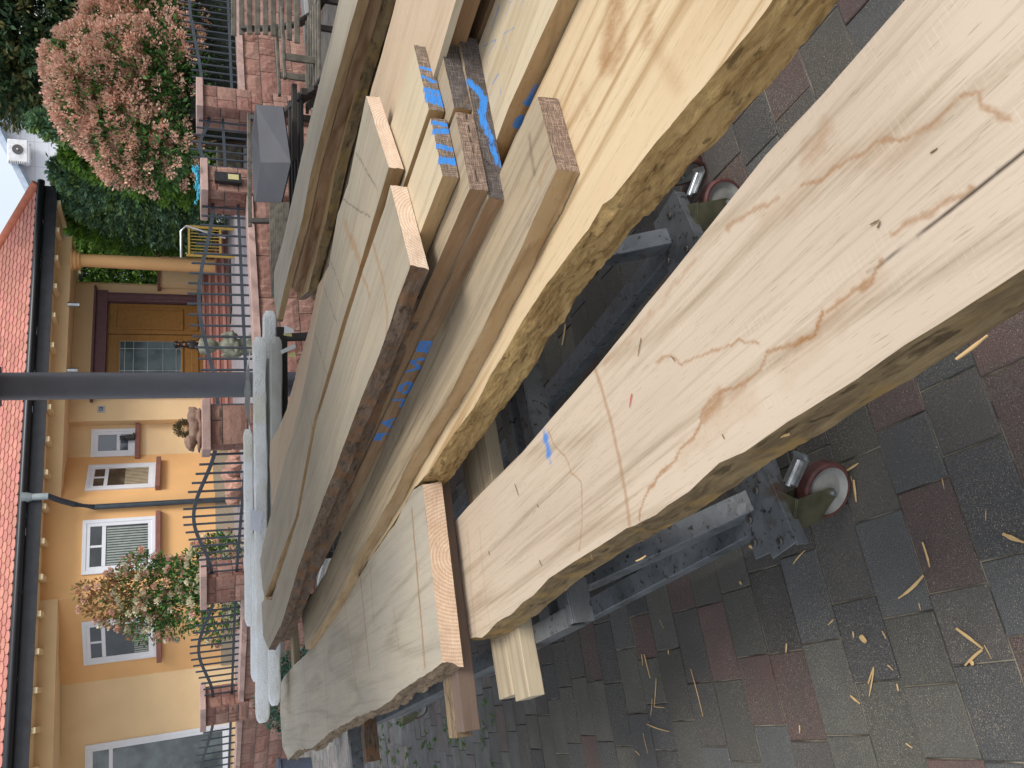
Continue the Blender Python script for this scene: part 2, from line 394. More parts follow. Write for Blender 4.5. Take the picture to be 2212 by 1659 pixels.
for j in range(-60, 110):
    u = -16+rr.random()*.3
    while u < 16:
        Lb = rr.choice((.16, .16, .2, .24, .24, .24)); ctr = cu*(u+Lb/2)+cv*(j*PW+PW/2+.02)
        if -.3 < ctr.y < 13.6 and abs(ctr.x) < 2.2+ctr.y*.68 or (abs(ctr.x) < 3 and -1 < ctr.y < 0):
            g = .0016; dz = rr.uniform(-.0022, .0022); cl_ = rr.choice(cols); q = rr.uniform(.95, 1.45); cl_ = tuple(x*q for x in cl_)
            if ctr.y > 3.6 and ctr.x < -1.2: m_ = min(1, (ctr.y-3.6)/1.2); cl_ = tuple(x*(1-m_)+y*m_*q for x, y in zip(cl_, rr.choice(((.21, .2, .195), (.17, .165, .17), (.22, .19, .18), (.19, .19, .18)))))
            a, b = u+g, u+Lb-g; c0, c1 = j*PW+.02+g, (j+1)*PW+.02-g
            tl = rr.uniform(-.0012, .0012)
            def P(uu, vv, zz): p = cu*uu+cv*vv; return (p.x, p.y, zz)
            if ctr.y < 6:
                e = .0028
                vs = [P(a, c0, -.005), P(b, c0, -.005), P(b, c1, -.005), P(a, c1, -.005), P(a, c0, dz-.003), P(b, c0, dz-.003), P(b, c1, dz-.003), P(a, c1, dz-.003),
                      P(a+e, c0+e, dz+tl), P(b-e, c0+e, dz+tl), P(b-e, c1-e, dz-tl), P(a+e, c1-e, dz-tl)]
                fs = [(8, 9, 10, 11)]+[(i, (i+1) % 4, 4+(i+1) % 4, 4+i) for i in range(4)]+[(4+i, 4+(i+1) % 4, 8+(i+1) % 4, 8+i) for i in range(4)]
            else:
                vs = [P(a, c0, dz), P(b, c0, dz), P(b, c1, dz), P(a, c1, dz)]; fs = [(0, 1, 2, 3)]
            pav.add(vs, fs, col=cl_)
        u += Lb
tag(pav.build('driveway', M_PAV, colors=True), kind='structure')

# ================================================================== timber
T_fresh = wood('oak_fresh', (.58, .44, .27), (.36, .235, .12), ring=7, ringstr=.5, yscale=2.2, dust=.45, saw=.2, blotch=.2)
T_gold = wood('oak_gold', (.55, .425, .265), (.38, .25, .125), ring=15, ringstr=.85, yscale=3.2, dust=.5, saw=.15, blotch=.35, bcol=(.42, .2, .07))
T_pale = wood('oak_pale', (.50, .415, .285), (.35, .265, .16), ring=8, ringstr=.4, yscale=3, dust=.5, saw=.1, blotch=.2)
T_pink = wood('oak_pinkish', (.47, .36, .25), (.33, .225, .14), ring=4, ringstr=.3, yscale=4, dust=.9, saw=.25, blotch=.3)
T_big = wood('oak_big_board', (.49, .40, .305), (.34, .26, .18), ring=13, ringstr=.5, yscale=2.2, dust=.4, saw=.3, blotch=.3, bcol=(.34, .26, .2), fine=.5)
T_grey = wood('oak_weathered', (.36, .305, .22), (.215, .165, .11), ring=9, ringstr=.4, yscale=2.6, grey=.42, dust=.25, saw=.15, blotch=.35, greyc=(.29, .265, .215))
T_grey2 = wood('oak_weathered_light', (.47, .41, .31), (.29, .235, .165), ring=11, ringstr=.55, yscale=2.4, grey=.45, dust=.3, saw=.1, blotch=.35, greyc=(.38, .355, .31))
T_old = wood('oak_grey_top', (.40, .315, .20), (.19, .13, .08), ring=7, ringstr=.45, yscale=5, grey=.4, dust=.35, saw=0, blotch=.35, greyc=(.31, .26, .2), fine=.6)
T_edge = wood('oak_sawn_edge', (.36, .24, .12), (.2, .12, .05), ring=5, ringstr=.4, yscale=9, dust=.15, saw=0, blotch=.5, bcol=(.17, .09, .04))
T_edged = wood('oak_dark_edge', (.26, .155, .08), (.12, .065, .03), ring=5, ringstr=.4, yscale=9, dust=.08, saw=0, blotch=.5, bcol=(.07, .035, .02))
T_lum = wood('spruce_batten', (.52, .43, .29), (.30, .22, .13), ring=5, ringstr=.6, yscale=9, dust=.4, saw=0, blotch=.35, grey=.35, greyc=(.32, .28, .22))
T_bat = wood('brown_batten', (.15, .105, .082), (.1, .062, .046), ring=4, ringstr=.3, yscale=9, dust=.5, saw=0, blotch=.2)
E_pink = endgrain('end_pink', (.78, .63, .50), (.56, .36, .22), cy=.02, cz=-.11, scale=40, crackle=.1)
E_pink2 = endgrain('end_rings', (.74, .55, .40), (.52, .32, .2), cy=.03, cz=-.085, scale=30, crackle=.1)
E_dark = endgrain('end_weathered', (.13, .11, .1), (.065, .052, .046), cy=.03, cz=-.2, scale=60, crackle=.5)
E_mid = endgrain('end_brown', (.27, .195, .15), (.15, .1, .075), cy=-.05, cz=-.25, scale=70, crackle=.5)
E_paint = endgrain('end_painted', (.26, .2, .15), (.12, .085, .065), cy=.3, cz=-.03, scale=50, crackle=.45)
B_gold = bark('waney_gold', (.42, .28, .115), (.2, .115, .042), 1., st=1.)
B_brown = bark('waney_brown', (.27, .19, .095), (.115, .075, .042), .6, warm=(.34, .215, .075), st=.5)
B_dark = bark('waney_dark', (.17, .12, .085), (.06, .04, .028), 1., warm=(.2, .1, .045))
B_grey = bark('waney_grey', (.28, .20, .125), (.10, .07, .042), 1.1)

ZP1 = .82
def st(ch, z, pts, wd, s=1., jit=.0, soft=.6): return (ch, [G(x, y, z) for x, y in pts], wd, s, jit, soft)
P1m = [
 st(0, ZP1, [(1380, 1120), (1396, 1060), (1440, 1010), (1470, 975), (1498, 945), (1512, 910), (1520, 885), (1545, 855), (1600, 830), (1640, 800), (1655, 765), (1715, 745)], .004, .6, .004),
 st(0, ZP1, [(1715, 745), (1750, 725), (1768, 703), (1775, 680)], .006, .75, .006),
 st(0, ZP1, [(1775, 680), (1800, 668), (1850, 630), (1892, 596), (1905, 570)], .004, .6, .005),
 st(0, ZP1, [(1470, 985), (1560, 905), (1620, 860)], .03, .16, .01, 1.), st(0, ZP1, [(1660, 470), (1800, 350), (1980, 310)], .03, .14, .012, 1.), st(0, ZP1, [(1700, 800), (1800, 700), (1900, 610)], .03, .14, .012, 1.), st(0, ZP1, [(1525, 905), (1548, 880), (1552, 860)], .022, .6, .006, 1.), st(0, ZP1, [(1600, 840), (1580, 865)], .02, .3, .004, 1.),
 st(0, ZP1, [(1715, 750), (1760, 722), (1830, 650)], .022, .22, .006, 1.),
 st(0, ZP1, [(1418, 785), (1448, 770), (1470, 782), (1520, 768), (1560, 752), (1590, 738), (1640, 745)], .0035, .5, .004),
 st(0, ZP1, [(1575, 495), (1625, 450), (1650, 448), (1685, 425)], .006, .42, .006),
 st(0, ZP1, [(1730, 405), (1775, 400), (1800, 370), (1850, 335), (1870, 325), (1930, 295), (1970, 290), (2020, 260), (2080, 210), (2120, 195), (2130, 230), (2180, 260)], .004, .5, .005),
 st(0, ZP1, [(1735, 350), (1760, 320), (1775, 290)], .02, .38, .01, 1.), st(0, ZP1, [(1960, 290), (2040, 262)], .009, .3, .005, 1.),
 st(0, ZP1, [(1930, 500), (1960, 480), (2000, 465), (2050, 430), (2100, 400)], .005, .5, .005),
 st(0, ZP1, [(1183, 928), (1200, 965), (1225, 990), (1233, 1020), (1255, 1040), (1257, 1080), (1258, 1130), (1252, 1190)], .003, .5, .003),
 st(0, ZP1, [(1282, 790), (1300, 840), (1318, 900), (1335, 980), (1350, 1060), (1360, 1135)], .0085, .42, .001, .7),
 st(0, ZP1, [(1035, 1140), (1046, 1260), (1058, 1350)], .006, .2, .001, 1.), st(0, ZP1, [(1010, 1150), (1026, 1370)], .012, .16, .001, 1.),
 st(0, ZP1, [(1305, 790), (1400, 690), (1500, 560)], .008, .28, .006, 1.),
 st(1, ZP1, [(1176, 935), (1186, 985)], .03, .62, .004, 1.),
 st(2, ZP1, [(2700, -60), (2230, 312), (2150, 373)], .0036, 1., .0005, .5), st(2, ZP1, [(2150, 373), (2060, 450), (1980, 515)], .0027, 1., .0005, .6),
 st(2, ZP1, [(1980, 515), (1930, 550), (1875, 590)], .0026, .75, .0005, .9),
]
p1 = plank('waney_plank', [(1006, 1382), (1026, 1376), (1041, 1377), (1050, 1370), (1074, 1344), (1104, 1327), (1128, 1303), (1152, 1287), (1185, 1250), (1251, 1207), (1298, 1177), (1352, 1141), (1373, 1135), (1417, 1112), (1441, 1091), (1489, 1061), (1554, 1000), (1608, 981-4), (1702, 911), (1851, 819), (1955, 745), (2030, 700), (2104, 652), (2212, 582), (2350, 486), (2720, 240)],
      [(975, 1135), (1010, 1095), (1130, 975), (1290, 790), (1500, 530), (1655, 335), (1785, 195), (1955, 0), (2080, -145), (2600, -745)], ZP1, .072,
      (T_big, B_brown, T_edge, T_edge), 'wide pale plank with brown water stains, nearest the camera, over the caster wheel', ds=.0045, dw=.0045,
      edge=(.0008, .0006), rough=(.0024, .001), bulge=(.008, 0), marks=P1m, kside=14, seed=11)
P2m = [st(0, .93, [(x, y0), (x+dx, y1)], w_, s_, .002, 1.) for x, y0, dx, y1, w_, s_ in ((890, 1100, 28, 1440, .012, .8), (776, 1225, 22, 1440, .014, .55), (742, 1290, 30, 1500, .01, .45), (800, 1230, 8, 1350, .01, .4), (700, 1400, 10, 1600, .014, .45), (655, 1420, 12, 1600, .016, .5), (632, 1440, 2, 1600, .02, .4))]
P2m += [st(0, .93, [(850, 1310), (862, 1400)], .012, .25, .003, 1.)]
p2 = plank('waney_plank', [(607, 1476), (605, 1537), (610, 1612), (622, 1641), (640, 1622), (654, 1619), (678, 1614), (714, 1582), (765, 1552), (821, 1528), (857, 1501), (900, 1470), (916, 1461), (940, 1440), (955, 1430)],
      [(613, 1462), (635, 1436), (660, 1415), (684, 1379), (732, 1311), (762, 1266), (800, 1207), (851, 1135), (892, 1057), (913, 1045)], .93, .062,
      (T_grey2, B_grey, E_pink2, B_dark), 'wide weathered grey plank with brown cross stains and a pink sawn end with growth rings', ds=.01, dw=.01,
      edge=(.004, .003), rough=(.008, .004), bulge=(.012, .004), marks=P2m, kside=8, seed=23)
P3m = [st(0, .928, [(1330, -40), (1325, 60), (1312, 120)], .045, .62, .014, 1.), st(0, .928, [(1352, 70), (1325, 150)], .026, .5, .01, 1.),
       st(0, .928, [(1412, -20), (1395, 100)], .014, .5, .008, 1.), st(0, .928, [(1390, 40), (1420, 110), (1465, 190)], .022, .22, .003, 1.), st(0, .928, [(1258, 180), (1272, 250)], .01, .2, .006, 1.)]
p3 = plank('waney_plank', [(762, 1262), (800, 1203), (851, 1130), (895, 1052), (925, 1024), (970, 954), (1023, 879), (1050, 828), (1072, 790), (1117, 716), (1170, 629), (1227, 549), (1271, 494), (1301, 439), (1322, 426), (1364, 372), (1408, 315), (1447, 271), (1452, 262), (1486, 223), (1524, 179), (1578, 116), (1626, 62), (1661, 18), (1720, -70), (1800, -180)],
      [(742, 1200), (800, 1090), (860, 960), (940, 760), (1020, 570), (1090, 370), (1134, 252), (1166, 185), (1195, 123), (1215, 79), (1251, 0), (1290, -90), (1330, -190)], .928, .078,
      (T_gold, B_gold, T_edge, T_edge), 'fresh golden plank with a rough bark edge, lying between the stack and the stained plank', ds=.007, dw=.014,
      edge=(.003, .001), rough=(.0085, .001), bulge=(.012, 0), marks=P3m, kside=18, seed=37)
ZD = .966
def pen(pts): return st(1, ZD, pts, .0032, .55, .001, .8)
DM = [pen([(1070, 90), (1062, 60), (1078, 12), (1072, 60)]), pen([(1043, 100), (1072, 85), (1052, 120)]), pen([(1090, 45), (1100, 5), (1108, 2), (1116, 22), (1130, 0)]), pen([(1098, 115), (1085, 75), (1110, 60)]), pen([(1062, 182), (1078, 158), (1082, 205)]), pen([(1045, 165), (1052, 130), (1056, 175)])]
for pts in ([(1256, 8), (1245, 38), (1239, 52)], [(1222, 72), (1213, 100), (1203, 132)], [(1200, 135), (1188, 160)], [(1160, 190), (1150, 212), (1141, 230)], [(1127, 262), (1120, 272)]):
    DM.append((1, [Vector((p.x, p.y, ZD-.034)) for p in [G(x, y, ZD-.034) for x, y in pts]], .017, 1., .003, .5))
plank('plank', [(760, 1180), (900, 820), (1000, 500), (1072, 304), (1100, 230), (1134, 155), (1171, 73), (1205, 0), (1250, -90), (1290, -180)],
      [(700, 1100), (830, 730), (930, 400), (1035, 95), (1070, 0), (1105, -90), (1140, -180)], ZD, .052, (T_pale, T_edge, E_mid, T_edge),
      'pale plank with thin blue pencil scribbles and blue spray blots on its edge', ds=.0035, dw=.003, edge=(.0008, .0008), rough=(.0012, .001), marks=DM, kside=16, seed=41)
# --- the stack of short boards with the painted ends
VP = (408, 1790)
def far(p, y):                       # continue an edge towards the vanishing point of the stack
    k = (y-p[1])/(VP[1]-p[1]); return (p[0]+(VP[0]-p[0])*k, y)
def stackb(name, lc, rc, z, th, mats, label, seed, marks=(), yf=1340, cat='plank', bulge=(0, 0), bend=None, group=None, **k):
    L_ = [far(lc, yf), far(lc, (yf+lc[1])/2), lc]; R_ = [far(rc, yf-60), far(rc, (yf-60+rc[1])/2), rc]
    return plank(name, L_, R_, z, th, mats, label, cat, group, ds=.008, dw=.005, edge=(.0012, .001), rough=(.0018, .001), marks=marks, kside=12, seed=seed, bulge=bulge, **k)
def fm(z, pts, wd, s=1., jit=.002, soft=.5):        # paint on an end face: points given with their own drop below the top, found on the end plane
    return (1, pts, wd, s, jit, soft)
def endpts(lc, rc, z, L):                     # L: (fraction from left to right, drop)
    a, b = G(*lc, z), G(*rc, z); return [Vector((a.x+(b.x-a.x)*f, a.y+(b.y-a.y)*f, z-d*.66)) for f, d in L]
cL, cR = (1055, 426), (992, 79); zC = 1.01
CMk = [(1, endpts(cL, cR, zC, [(.70, .004), (.66, .03), (.60, .05), (.5, .03), (.44, .035)]), .013, .95, .002, .6), (1, endpts(cL, cR, zC, [(.44, .03), (.36, .045), (.27, .05), (.2, .06)]), .013, .8, .002, .7),
       (2, endpts(cL, cR, zC, [(.22, .01), (.12, .062)]), .0015, 1, .001, .4), (2, endpts(cL, cR, zC, [(.42, 0), (.3, .05)]), .0012, .9, .001, .4)]
zl = zC-.03
def lett(strokes, x0, y0):               # sprayed letters on the left side of that plank
    r = []
    for s_ in strokes: r.append((1, [G(x, y, zC-.03) + Vector((0, 0, dz-.03+.03)) for x, y, dz in s_], .011, .95, .0015, .5))
    return r
def sidept(f, d):                        # point on the left side: f = metres from the near end, d = drop
    a, b = G(*cL, zC), G(*far(cL, 1340), zC); u = (b-a).normalized(); p = a+u*f; return Vector((p.x, p.y, zC-d*.72))
def sstroke(*pd): return (1, [sidept(f, d) for f, d in pd], .0085, 1., .001, .5)
fB = .62
CMk += [sstroke((fB, .008), (fB, .055)), sstroke((fB, .008), (fB+.05, .012), (fB+.05, .03), (fB, .032)), sstroke((fB+.05, .032), (fB+.055, .052), (fB, .056)),
        sstroke((fB+.11, .006), (fB+.09, .056)), sstroke((fB+.11, .006), (fB+.15, .05), (fB+.17, .008)),
        sstroke((fB+.3, .015), (fB+.27, .01), (fB+.24, .03), (fB+.26, .055), (fB+.31, .05), (fB+.31, .035)), sstroke((fB+.36, .006), (fB+.36, .056), (fB+.41, .056)),
        sstroke((fB+.5, .056), (fB+.53, .006), (fB+.57, .056)), sstroke((fB+.51, .036), (fB+.56, .036)), sstroke((fB+.63, .056), (fB+.63, .008), (fB+.68, .012), (fB+.68, .03), (fB+.63, .032))]
stackb('plank', cL, cR, zC, .044, (T_old, T_edged, E_dark, T_edged), 'wide dark plank low in the short stack with one big blue curl on its end', 51, CMk, yf=1380)
zB = 1.052
stackb('plank', (981, 232), (947, 66), zB, .041, (T_old, T_edge, E_dark, T_edge), 'dark grey plank end without paint, second layer of the stack, on the right', 52, [(0, endpts((981, 232), (947, 66), zB, [(.02, .03), (.16, .06)]), .004, .3, .001, .5)])
stackb('plank', (1015, 408), (984, 242), zB, .041, (T_old, T_edged, E_mid, T_edge), 'brown plank end covered in saw marks, without paint, second layer of the stack', 53, [(2, endpts((1015, 408), (984, 242), zB, [(.98, .035), (.4, .035), (.1, .03)]), .0014, 1, .001, .4)])
zA = 1.092
a1L, a1R = (926.4, 236), (893.7, 97)
def zig(lc, rc, fs_): return [(1, endpts(lc, rc, zA, [(f, .004), (f+s_, .052)]), w_, 1., .0015, .6) for f, s_, w_ in fs_]
stackb('plank', a1L, a1R, zA, .037, (T_pale, T_edge, E_paint, T_edge), 'upper right plank of the short stack with blue zigzag strokes on its end', 54, zig(a1L, a1R, [(.64, -.02, .007), (.50, -.07, .009), (.30, -.03, .012), (.22, -.05, .014), (.15, -.05, .012)]))
a2L, a2R = (956, 380), (930.5, 255)
stackb('plank', a2L, a2R, zA, .037, (T_pale, T_edge, E_paint, T_edge), 'upper left plank of the short stack with blue bars on its end', 55, zig(a2L, a2R, [(.93, -.02, .01), (.76, .04, .011), (.5, -.03, .012), (.26, .0, .014)]) + [(1, [G(*far(a2L, 1340), zA).lerp(G(*a2L, zA), 1-f/3.2)-Vector((0, 0, d)) for f, d in q], .009, 1., .001, .5) for q in ([(.27, .004), (.27, .055)], [(.27, .03), (.33, .004)], [(.3, .03), (.34, .055)])])
# boards lying further right
plank('plank', [(700, 900), (800, 600), (900, 290), (965.4, 65.5), (984.7, 0), (1015, -90), (1045, -180)], [(640, 800), (740, 480), (803, 190), (824, 119), (848, 30), (858, -10), (890, -150)], 1.062, .016, (T_pink, T_lum, E_mid, T_edge),
      'pinkish plank strewn with sawdust behind the painted ends, running out of the picture', seed=61, edge=(.001, .002), rough=(.001, .001), ds=.02)
ML = [(700, 900), (800, 600), (900, 290), (965.4, 65.5), (984.7, 0), (1015, -90), (1045, -180)]; MR = [(640, 800), (740, 480), (803, 190), (824, 119), (848, 30), (858, -10), (890, -150)]
plank('plank', [(x+2, y) for x, y in ML], MR, 1.045, .05, (T_edged, T_edged, E_mid, T_edged),
      'brown plank hidden below the pinkish one, only its dark edge shows', seed=63, edge=(.002, .002), rough=(.003, .001), ds=.02)
plank('plank', [(1059-(1059-408)*k/1790, k) for k in (900, 500, 200, 0, -90, -180)], [(1000-(1000-408)*k/1790, k) for k in (900, 500, 200, 0, -90, -180)], .962, .05, (T_edged, T_edged, E_mid, T_edged),
      'dark brown plank with a tuft of wood wool, beside the pale scribbled plank', seed=62, edge=(.003, .002), rough=(.003, .001), ds=.012)
# --- the two weathered boards on top
Z5 = 1.136
plank('plank', [(572, 1290), (639.5, 1114.5), (678, 903), (684, 891), (708, 805), (741, 692), (773, 588), (806, 476), (840, 361)],
      [(567, 1269), (562, 1210), (571, 1165), (613, 1001), (634, 933), (660, 820), (684, 692), (708, 588), (729, 463), (752.6, 396), (770.5, 306.5), (791, 208)], Z5, .038, (T_grey, T_edge, E_pink, T_pink),
      'weathered grey plank with diagonal scratches and a pale pink end, nearer the stone wall', ds=.006, dw=.004, edge=(.0015, .0015), rough=(.002, .003), bulge=(0, .004), seed=71,
      marks=[st(2, Z5, q, .0034, .75, .003, .8) for q in ([(655, 640), (700, 790), (712, 830)], [(690, 500), (742, 640)], [(640, 740), (690, 1010)], [(700, 620), (728, 700)], [(740, 430), (800, 470)], [(770, 330), (815, 410)])] + [st(0, Z5, [(745, 485), (765, 530), (780, 580)], .028, .5, .012, 1.)])
plank('plank', [(580, 1403), (607, 1350), (618.7, 1314), (645.5, 1221.7), (672, 1150), (699, 1076), (720, 1025), (758.5, 918), (797, 820), (830, 736.5), (860, 644), (884, 584), (886.5, 573)],
      [(568, 1372), (565, 1302), (570, 1296), (587, 1296), (645, 1114.5), (684, 909), (690, 891), (717, 805), (750, 692), (783, 588), (832, 446), (843, 400)], Z5, .042, (T_grey, B_dark, E_pink, T_edge),
      'weathered grey plank with a dark bark edge and a pale pink ringed end', ds=.006, dw=.004, edge=(.003, .001), rough=(.005, .001), bulge=(.008, 0), seed=72,
      marks=[st(0, Z5, q, .012, .5, .006, 1.) for q in ([(800, 500), (815, 560), (830, 620), (838, 680), (830, 760)], [(770, 560), (800, 640)])])
plank('plank', [(600, 1330), (640, 1200), (700, 1010), (760, 800), (800, 640), (846, 480)], [(588, 1090), (582, 1001), (584, 954), (598, 933), (618.7, 885), (642.5, 796), (669, 707), (687, 617), (717, 564), (760, 420)], 1.10, .045, (T_pink, T_edged, E_mid, T_pink),
      'pinkish plank seen as a strip along the right of the weathered boards', seed=73, edge=(.002, .003), rough=(.002, .002))
plank('plank', [(606, 1385), (632, 1318), (680, 1175), (728, 1035), (790, 870), (850, 710), (872, 640)], [(590, 1330), (640, 1150), (700, 950), (760, 760), (820, 560)], 1.092, .06, (T_edged, B_dark, E_dark, T_edged),
      'dark plank with bark edge directly below the left weathered board', seed=74, edge=(.004, .002), rough=(.006, .002))
# --- board on the golden plank
Z4 = .974
plank('plank', [(660, 1402), (720, 1311), (779, 1189), (845, 1076), (892, 978), (970, 853), (1048, 700), (1125, 540), (1203, 363)],
      [(651, 1323), (672, 1287), (702, 1240), (741, 1144), (782, 1076), (809, 1010), (845, 927), (889.5, 838), (910, 796), (970, 647), (1011.5, 549), (1057, 452), (1081, 369), (1114, 292), (1161, 208)], Z4, .044, (T_old, T_edge, E_mid, T_edge),
      'long narrow grey-brown plank with a crosshatched sawn end, lying on the golden plank', ds=.006, dw=.006, edge=(.0025, .0015), rough=(.004, .001), bulge=(.004, 0), seed=81,
      marks=[st(2, Z4, [(1143, 292), (1147, 330), (1156, 372)], .010, .45, .004, 1.), st(0, Z4, [(1185, 330), (1172, 375), (1168, 400)], .006, .5, .006, 1.), st(2, Z4, [(1020, 560), (960, 700)], .04, .25, .02, 1.), st(2, Z4, [(880, 880), (800, 1060)], .05, .2, .02, 1.)])
# --- the long stack on the far side
Z7 = 1.10
R7 = [(599, 692), (592, 647), (592, 588), (613, 513), (634, 417), (660, 298), (684, 202), (714, 83), (732, 0), (770, -150)]
L7 = [(598, 683+12), (613, 629), (630.6, 558), (654, 469), (672, 372), (708, 232), (738, 128), (755.6, 59.5), (773, 0), (815, -150)]
plank('plank', L7, R7, Z7, .035, (T_grey2, T_edge, E_mid, T_edge), 'top plank of the long stack near the stone wall, smooth and light grey', seed=91, edge=(.001, .001), rough=(.002, .001), ds=.02)
def sh(P, dx, cut): return [(x+dx, y) for x, y in P if y < cut]
for i, (dx, cut, m, lb, z_) in enumerate(((23, 640, (T_edged, T_edged, E_mid, T_edged), 'dark plank just under the top plank of the long stack near the stone wall', 1.063),
                                    (52, 655, (T_edge, B_brown, E_mid, B_grey), 'yellowish plank with a bark edge low in the long stack near the stone wall', 1.02),
                                    (82, 660, (T_old, B_grey, E_paint, B_grey), 'bottom plank of the long stack near the stone wall, blue paint on its bark edge', .965))):
    plank('plank', sh(L7, dx, cut), sh(R7, dx, cut), z_, .042, m, lb, seed=92+i, edge=(.004, .002), rough=(.005, .002), ds=.012,
          marks=[(1, [G(x, y, z_-.02) for x, y in q], .02, .9, .004, .7) for q in ([(692, 600), (690, 612)], [(676, 650), (670, 668)], [(698, 560), (696, 575)])] if i else ())
# --- battens
def tp(x, y, z=0):     # trolley frame: x across, y along (away), origin between the two near casters
    return Vector((.12+.896*x-.444*y, 1.888+.444*x+.896*y, z))
TA = math.atan2(.444, .896)
def batten(name, c, size, mat, label, rz=TA, **k):
    mb = MB(); L, W, T = size; n = 30; seg = 2
    vs = []; fs = []
    ring = [(-1, -1), (1, -1), (1, 1), (-1, 1)]
    for i in range(n+1):
        x = -L/2+L*i/n
        for a, b in ring:
            vs.append((x+rr.uniform(-.001, .001)*(0 < i < n), a*(W/2-.0)+.0012*float(vnoise(x*20, a*3+b, 5)), b*T/2+.001*float(vnoise(x*17, b*4+a, 8))))
    for i in range(n):
        for q in range(4): fs.append((i*4+q, i*4+(q+1) % 4, (i+1)*4+(q+1) % 4, (i+1)*4+q))
    fs += [(3, 2, 1, 0), (n*4, n*4+1, n*4+2, n*4+3)]
    mb.add(vs, fs); o = mb.build(name, mat, bevel=.002); o.location = c; o.rotation_euler = (0, 0, rz); return tag(o, label, 'batten', **k)
batten('batten', tp(-.02, .715, .725), (1.56, .13, .045), T_lum, 'light spruce batten under the stained plank, the one next to the brown battens', rz=TA+.0)
batten('batten', tp(-.03, .588, .725), (1.58, .115, .045), T_lum, 'light spruce batten with grey streaks, nearer of the two under the stained plank', rz=TA)
batten('batten', tp(-.17, .79-.035, .847), (1.40, .075, .05), T_bat, 'reddish brown batten between the pink sawn end and the stained plank', rz=TA-.075)
batten('batten', tp(-.18, .878-.035, .847), (1.40, .085, .05), B_grey, 'bark-covered batten sticking out beside the reddish brown batten', rz=TA-.075)
b5 = G(790, 1570, .84); batten('batten', (b5.x+.25, b5.y+.05, .838), (.8, .08, .06), B_dark, 'short dark batten poking out from under the weathered grey plank', rz=TA)
b6 = G(632, 1405, .9); batten('batten', (b6.x+.05, b6.y-.06, .89), (.5, .16, .05), T_lum, 'pale offcut under the far ends of the planks', rz=TA+.1)
b7 = G(640, 1400, .8); batten('batten', (b7.x+.3, b7.y+.9, .80), (.9, .12, .05), T_gold, 'clean yellow batten beyond the far end of the weathered boards', rz=TA-.1)

# ================================================================== steel trolley
def mat_zinc():
    t = NT('galvanised_steel'); v = t.tc; n = t.noise(v, 7, 4); vo = t.vor(v, 32, outp='Color')
    c = t.mix(t.rng(n, .3, .7), (.10, .107, .113), (.17, .18, .188)); sp = t.n('ShaderNodeSeparateColor'); t.l(vo, sp.inputs[0])
    c = t.mix(t.math('MULTIPLY', sp.outputs[0], .3), c, (.26, .28, .3))
    d = t.noise(v, 46, 3, .7); c = t.mix(t.rng(d, .60, .66, 0, .9), c, (.02, .018, .017))
    c = t.mix(t.rng(t.noise(v, 5, 4, .7), .6, .68, 0, .8), c, (.09, .05, .03))
    c = t.mix(t.rng(t.noise(v, 420, 2, .7), .66, .72, 0, .4), c, (.55, .45, .3))
    return t.fin(c, t.rng(n, .3, .7, .35, .6), t.bump(d, .3, .003), metal=.35)
ZN = mat_zinc()
RED = simple('red_polyurethane', (.10, .036, .03), .65, var=.5, sc=30)
RIM = simple('pale_grey_rim', (.27, .26, .235), .6, var=.4, sc=14)
OLV = simple('yellow_zinc', (.15, .145, .09), .4, .6, var=.45, sc=14)
CHR = simple('bright_steel', (.42, .43, .44), .28, .8, var=.3, sc=30)
BLT = simple('bolt_steel', (.12, .11, .1), .4, .7)
def chan(mb, a, b, w_=.06, h_=.045, t_=.005, flip=1):        # channel section: top plate and two flanges
    a = Vector(a); b = Vector(b); d = (b-a).normalized(); s = d.cross(Vector((0, 0, 1))).normalized(); u = s.cross(d)
    mb.bar(a, b, w_, t_)
    for k in (-1, 1): mb.bar(a+s*k*(w_/2-t_/2)-u*(h_/2+t_/2), b+s*k*(w_/2-t_/2)-u*(h_/2+t_/2), t_, h_)
tro = empty('timber_trolley', tp(0, 0, 0), 'galvanised steel trolley on red casters carrying the planks', 'trolley')
def tpart(name, fn, mat=ZN, **k):
    mb = MB(); fn(mb); return relto(mb.build(name, mat, **k), tro)
for x0, x1 in ((-.5, -.545), (.40, .31)):
    tpart('rail', lambda mb: (mb.bar(tp(x0, .06, .2), tp(x1, 4.6, .2), .068, .006), mb.bar(tp(x0-.032, .06, .173), tp(x1-.032, 4.6, .173), .005, .05), mb.bar(tp(x0+.032, .06, .173), tp(x1+.032, 4.6, .173), .005, .05)), bevel=.002)
def endplate(mb, xc):
    mb.bar(tp(xc-.11, .0, .207), tp(xc+.11, .03, .207), .105, .006); mb.bar(tp(xc-.11, -.053, .192), tp(xc+.11, -.023, .192), .006, .036); mb.box(tp(xc, .07, .206), (.2, .1, .006), rz=TA)
for xc in (-.5, .40):
    e_ = tpart('corner_plate', lambda mb: endplate(mb, xc), bevel=.0015)
    for bx, by in ((-.085, .0), (.06, .03), (.0, .09), (-.06, .1)):
        def bolt(mb):
            c = tp(xc+bx, by, .21); mb.lathe([(.0001, .009), (.009, .008), (.011, .004), (.011, 0)], c, 8)
        tpart('bolt', bolt, BLT)
tpart('end_beam', lambda mb: (mb.bar(tp(-.5, .03, .199), tp(.42, .03, .199), .1, .006), mb.bar(tp(-.5, -.02, .18), tp(.42, -.02, .18), .005, .04)), bevel=.002)
for a, b in (((-.45, .06, .2), (-.55, .64, .66)), ((.41, .06, .2), (.395, .255, .66))):
    tpart('brace', lambda mb: chan(mb, tp(*a), tp(*b), .062, .05), bevel=.002)
for y_ in (.31, .45, 1.5): tpart('cross_beam', lambda mb: chan(mb, tp(-.68, y_, .695), tp(.62, y_+.02, .695), .07, .06), bevel=.002)
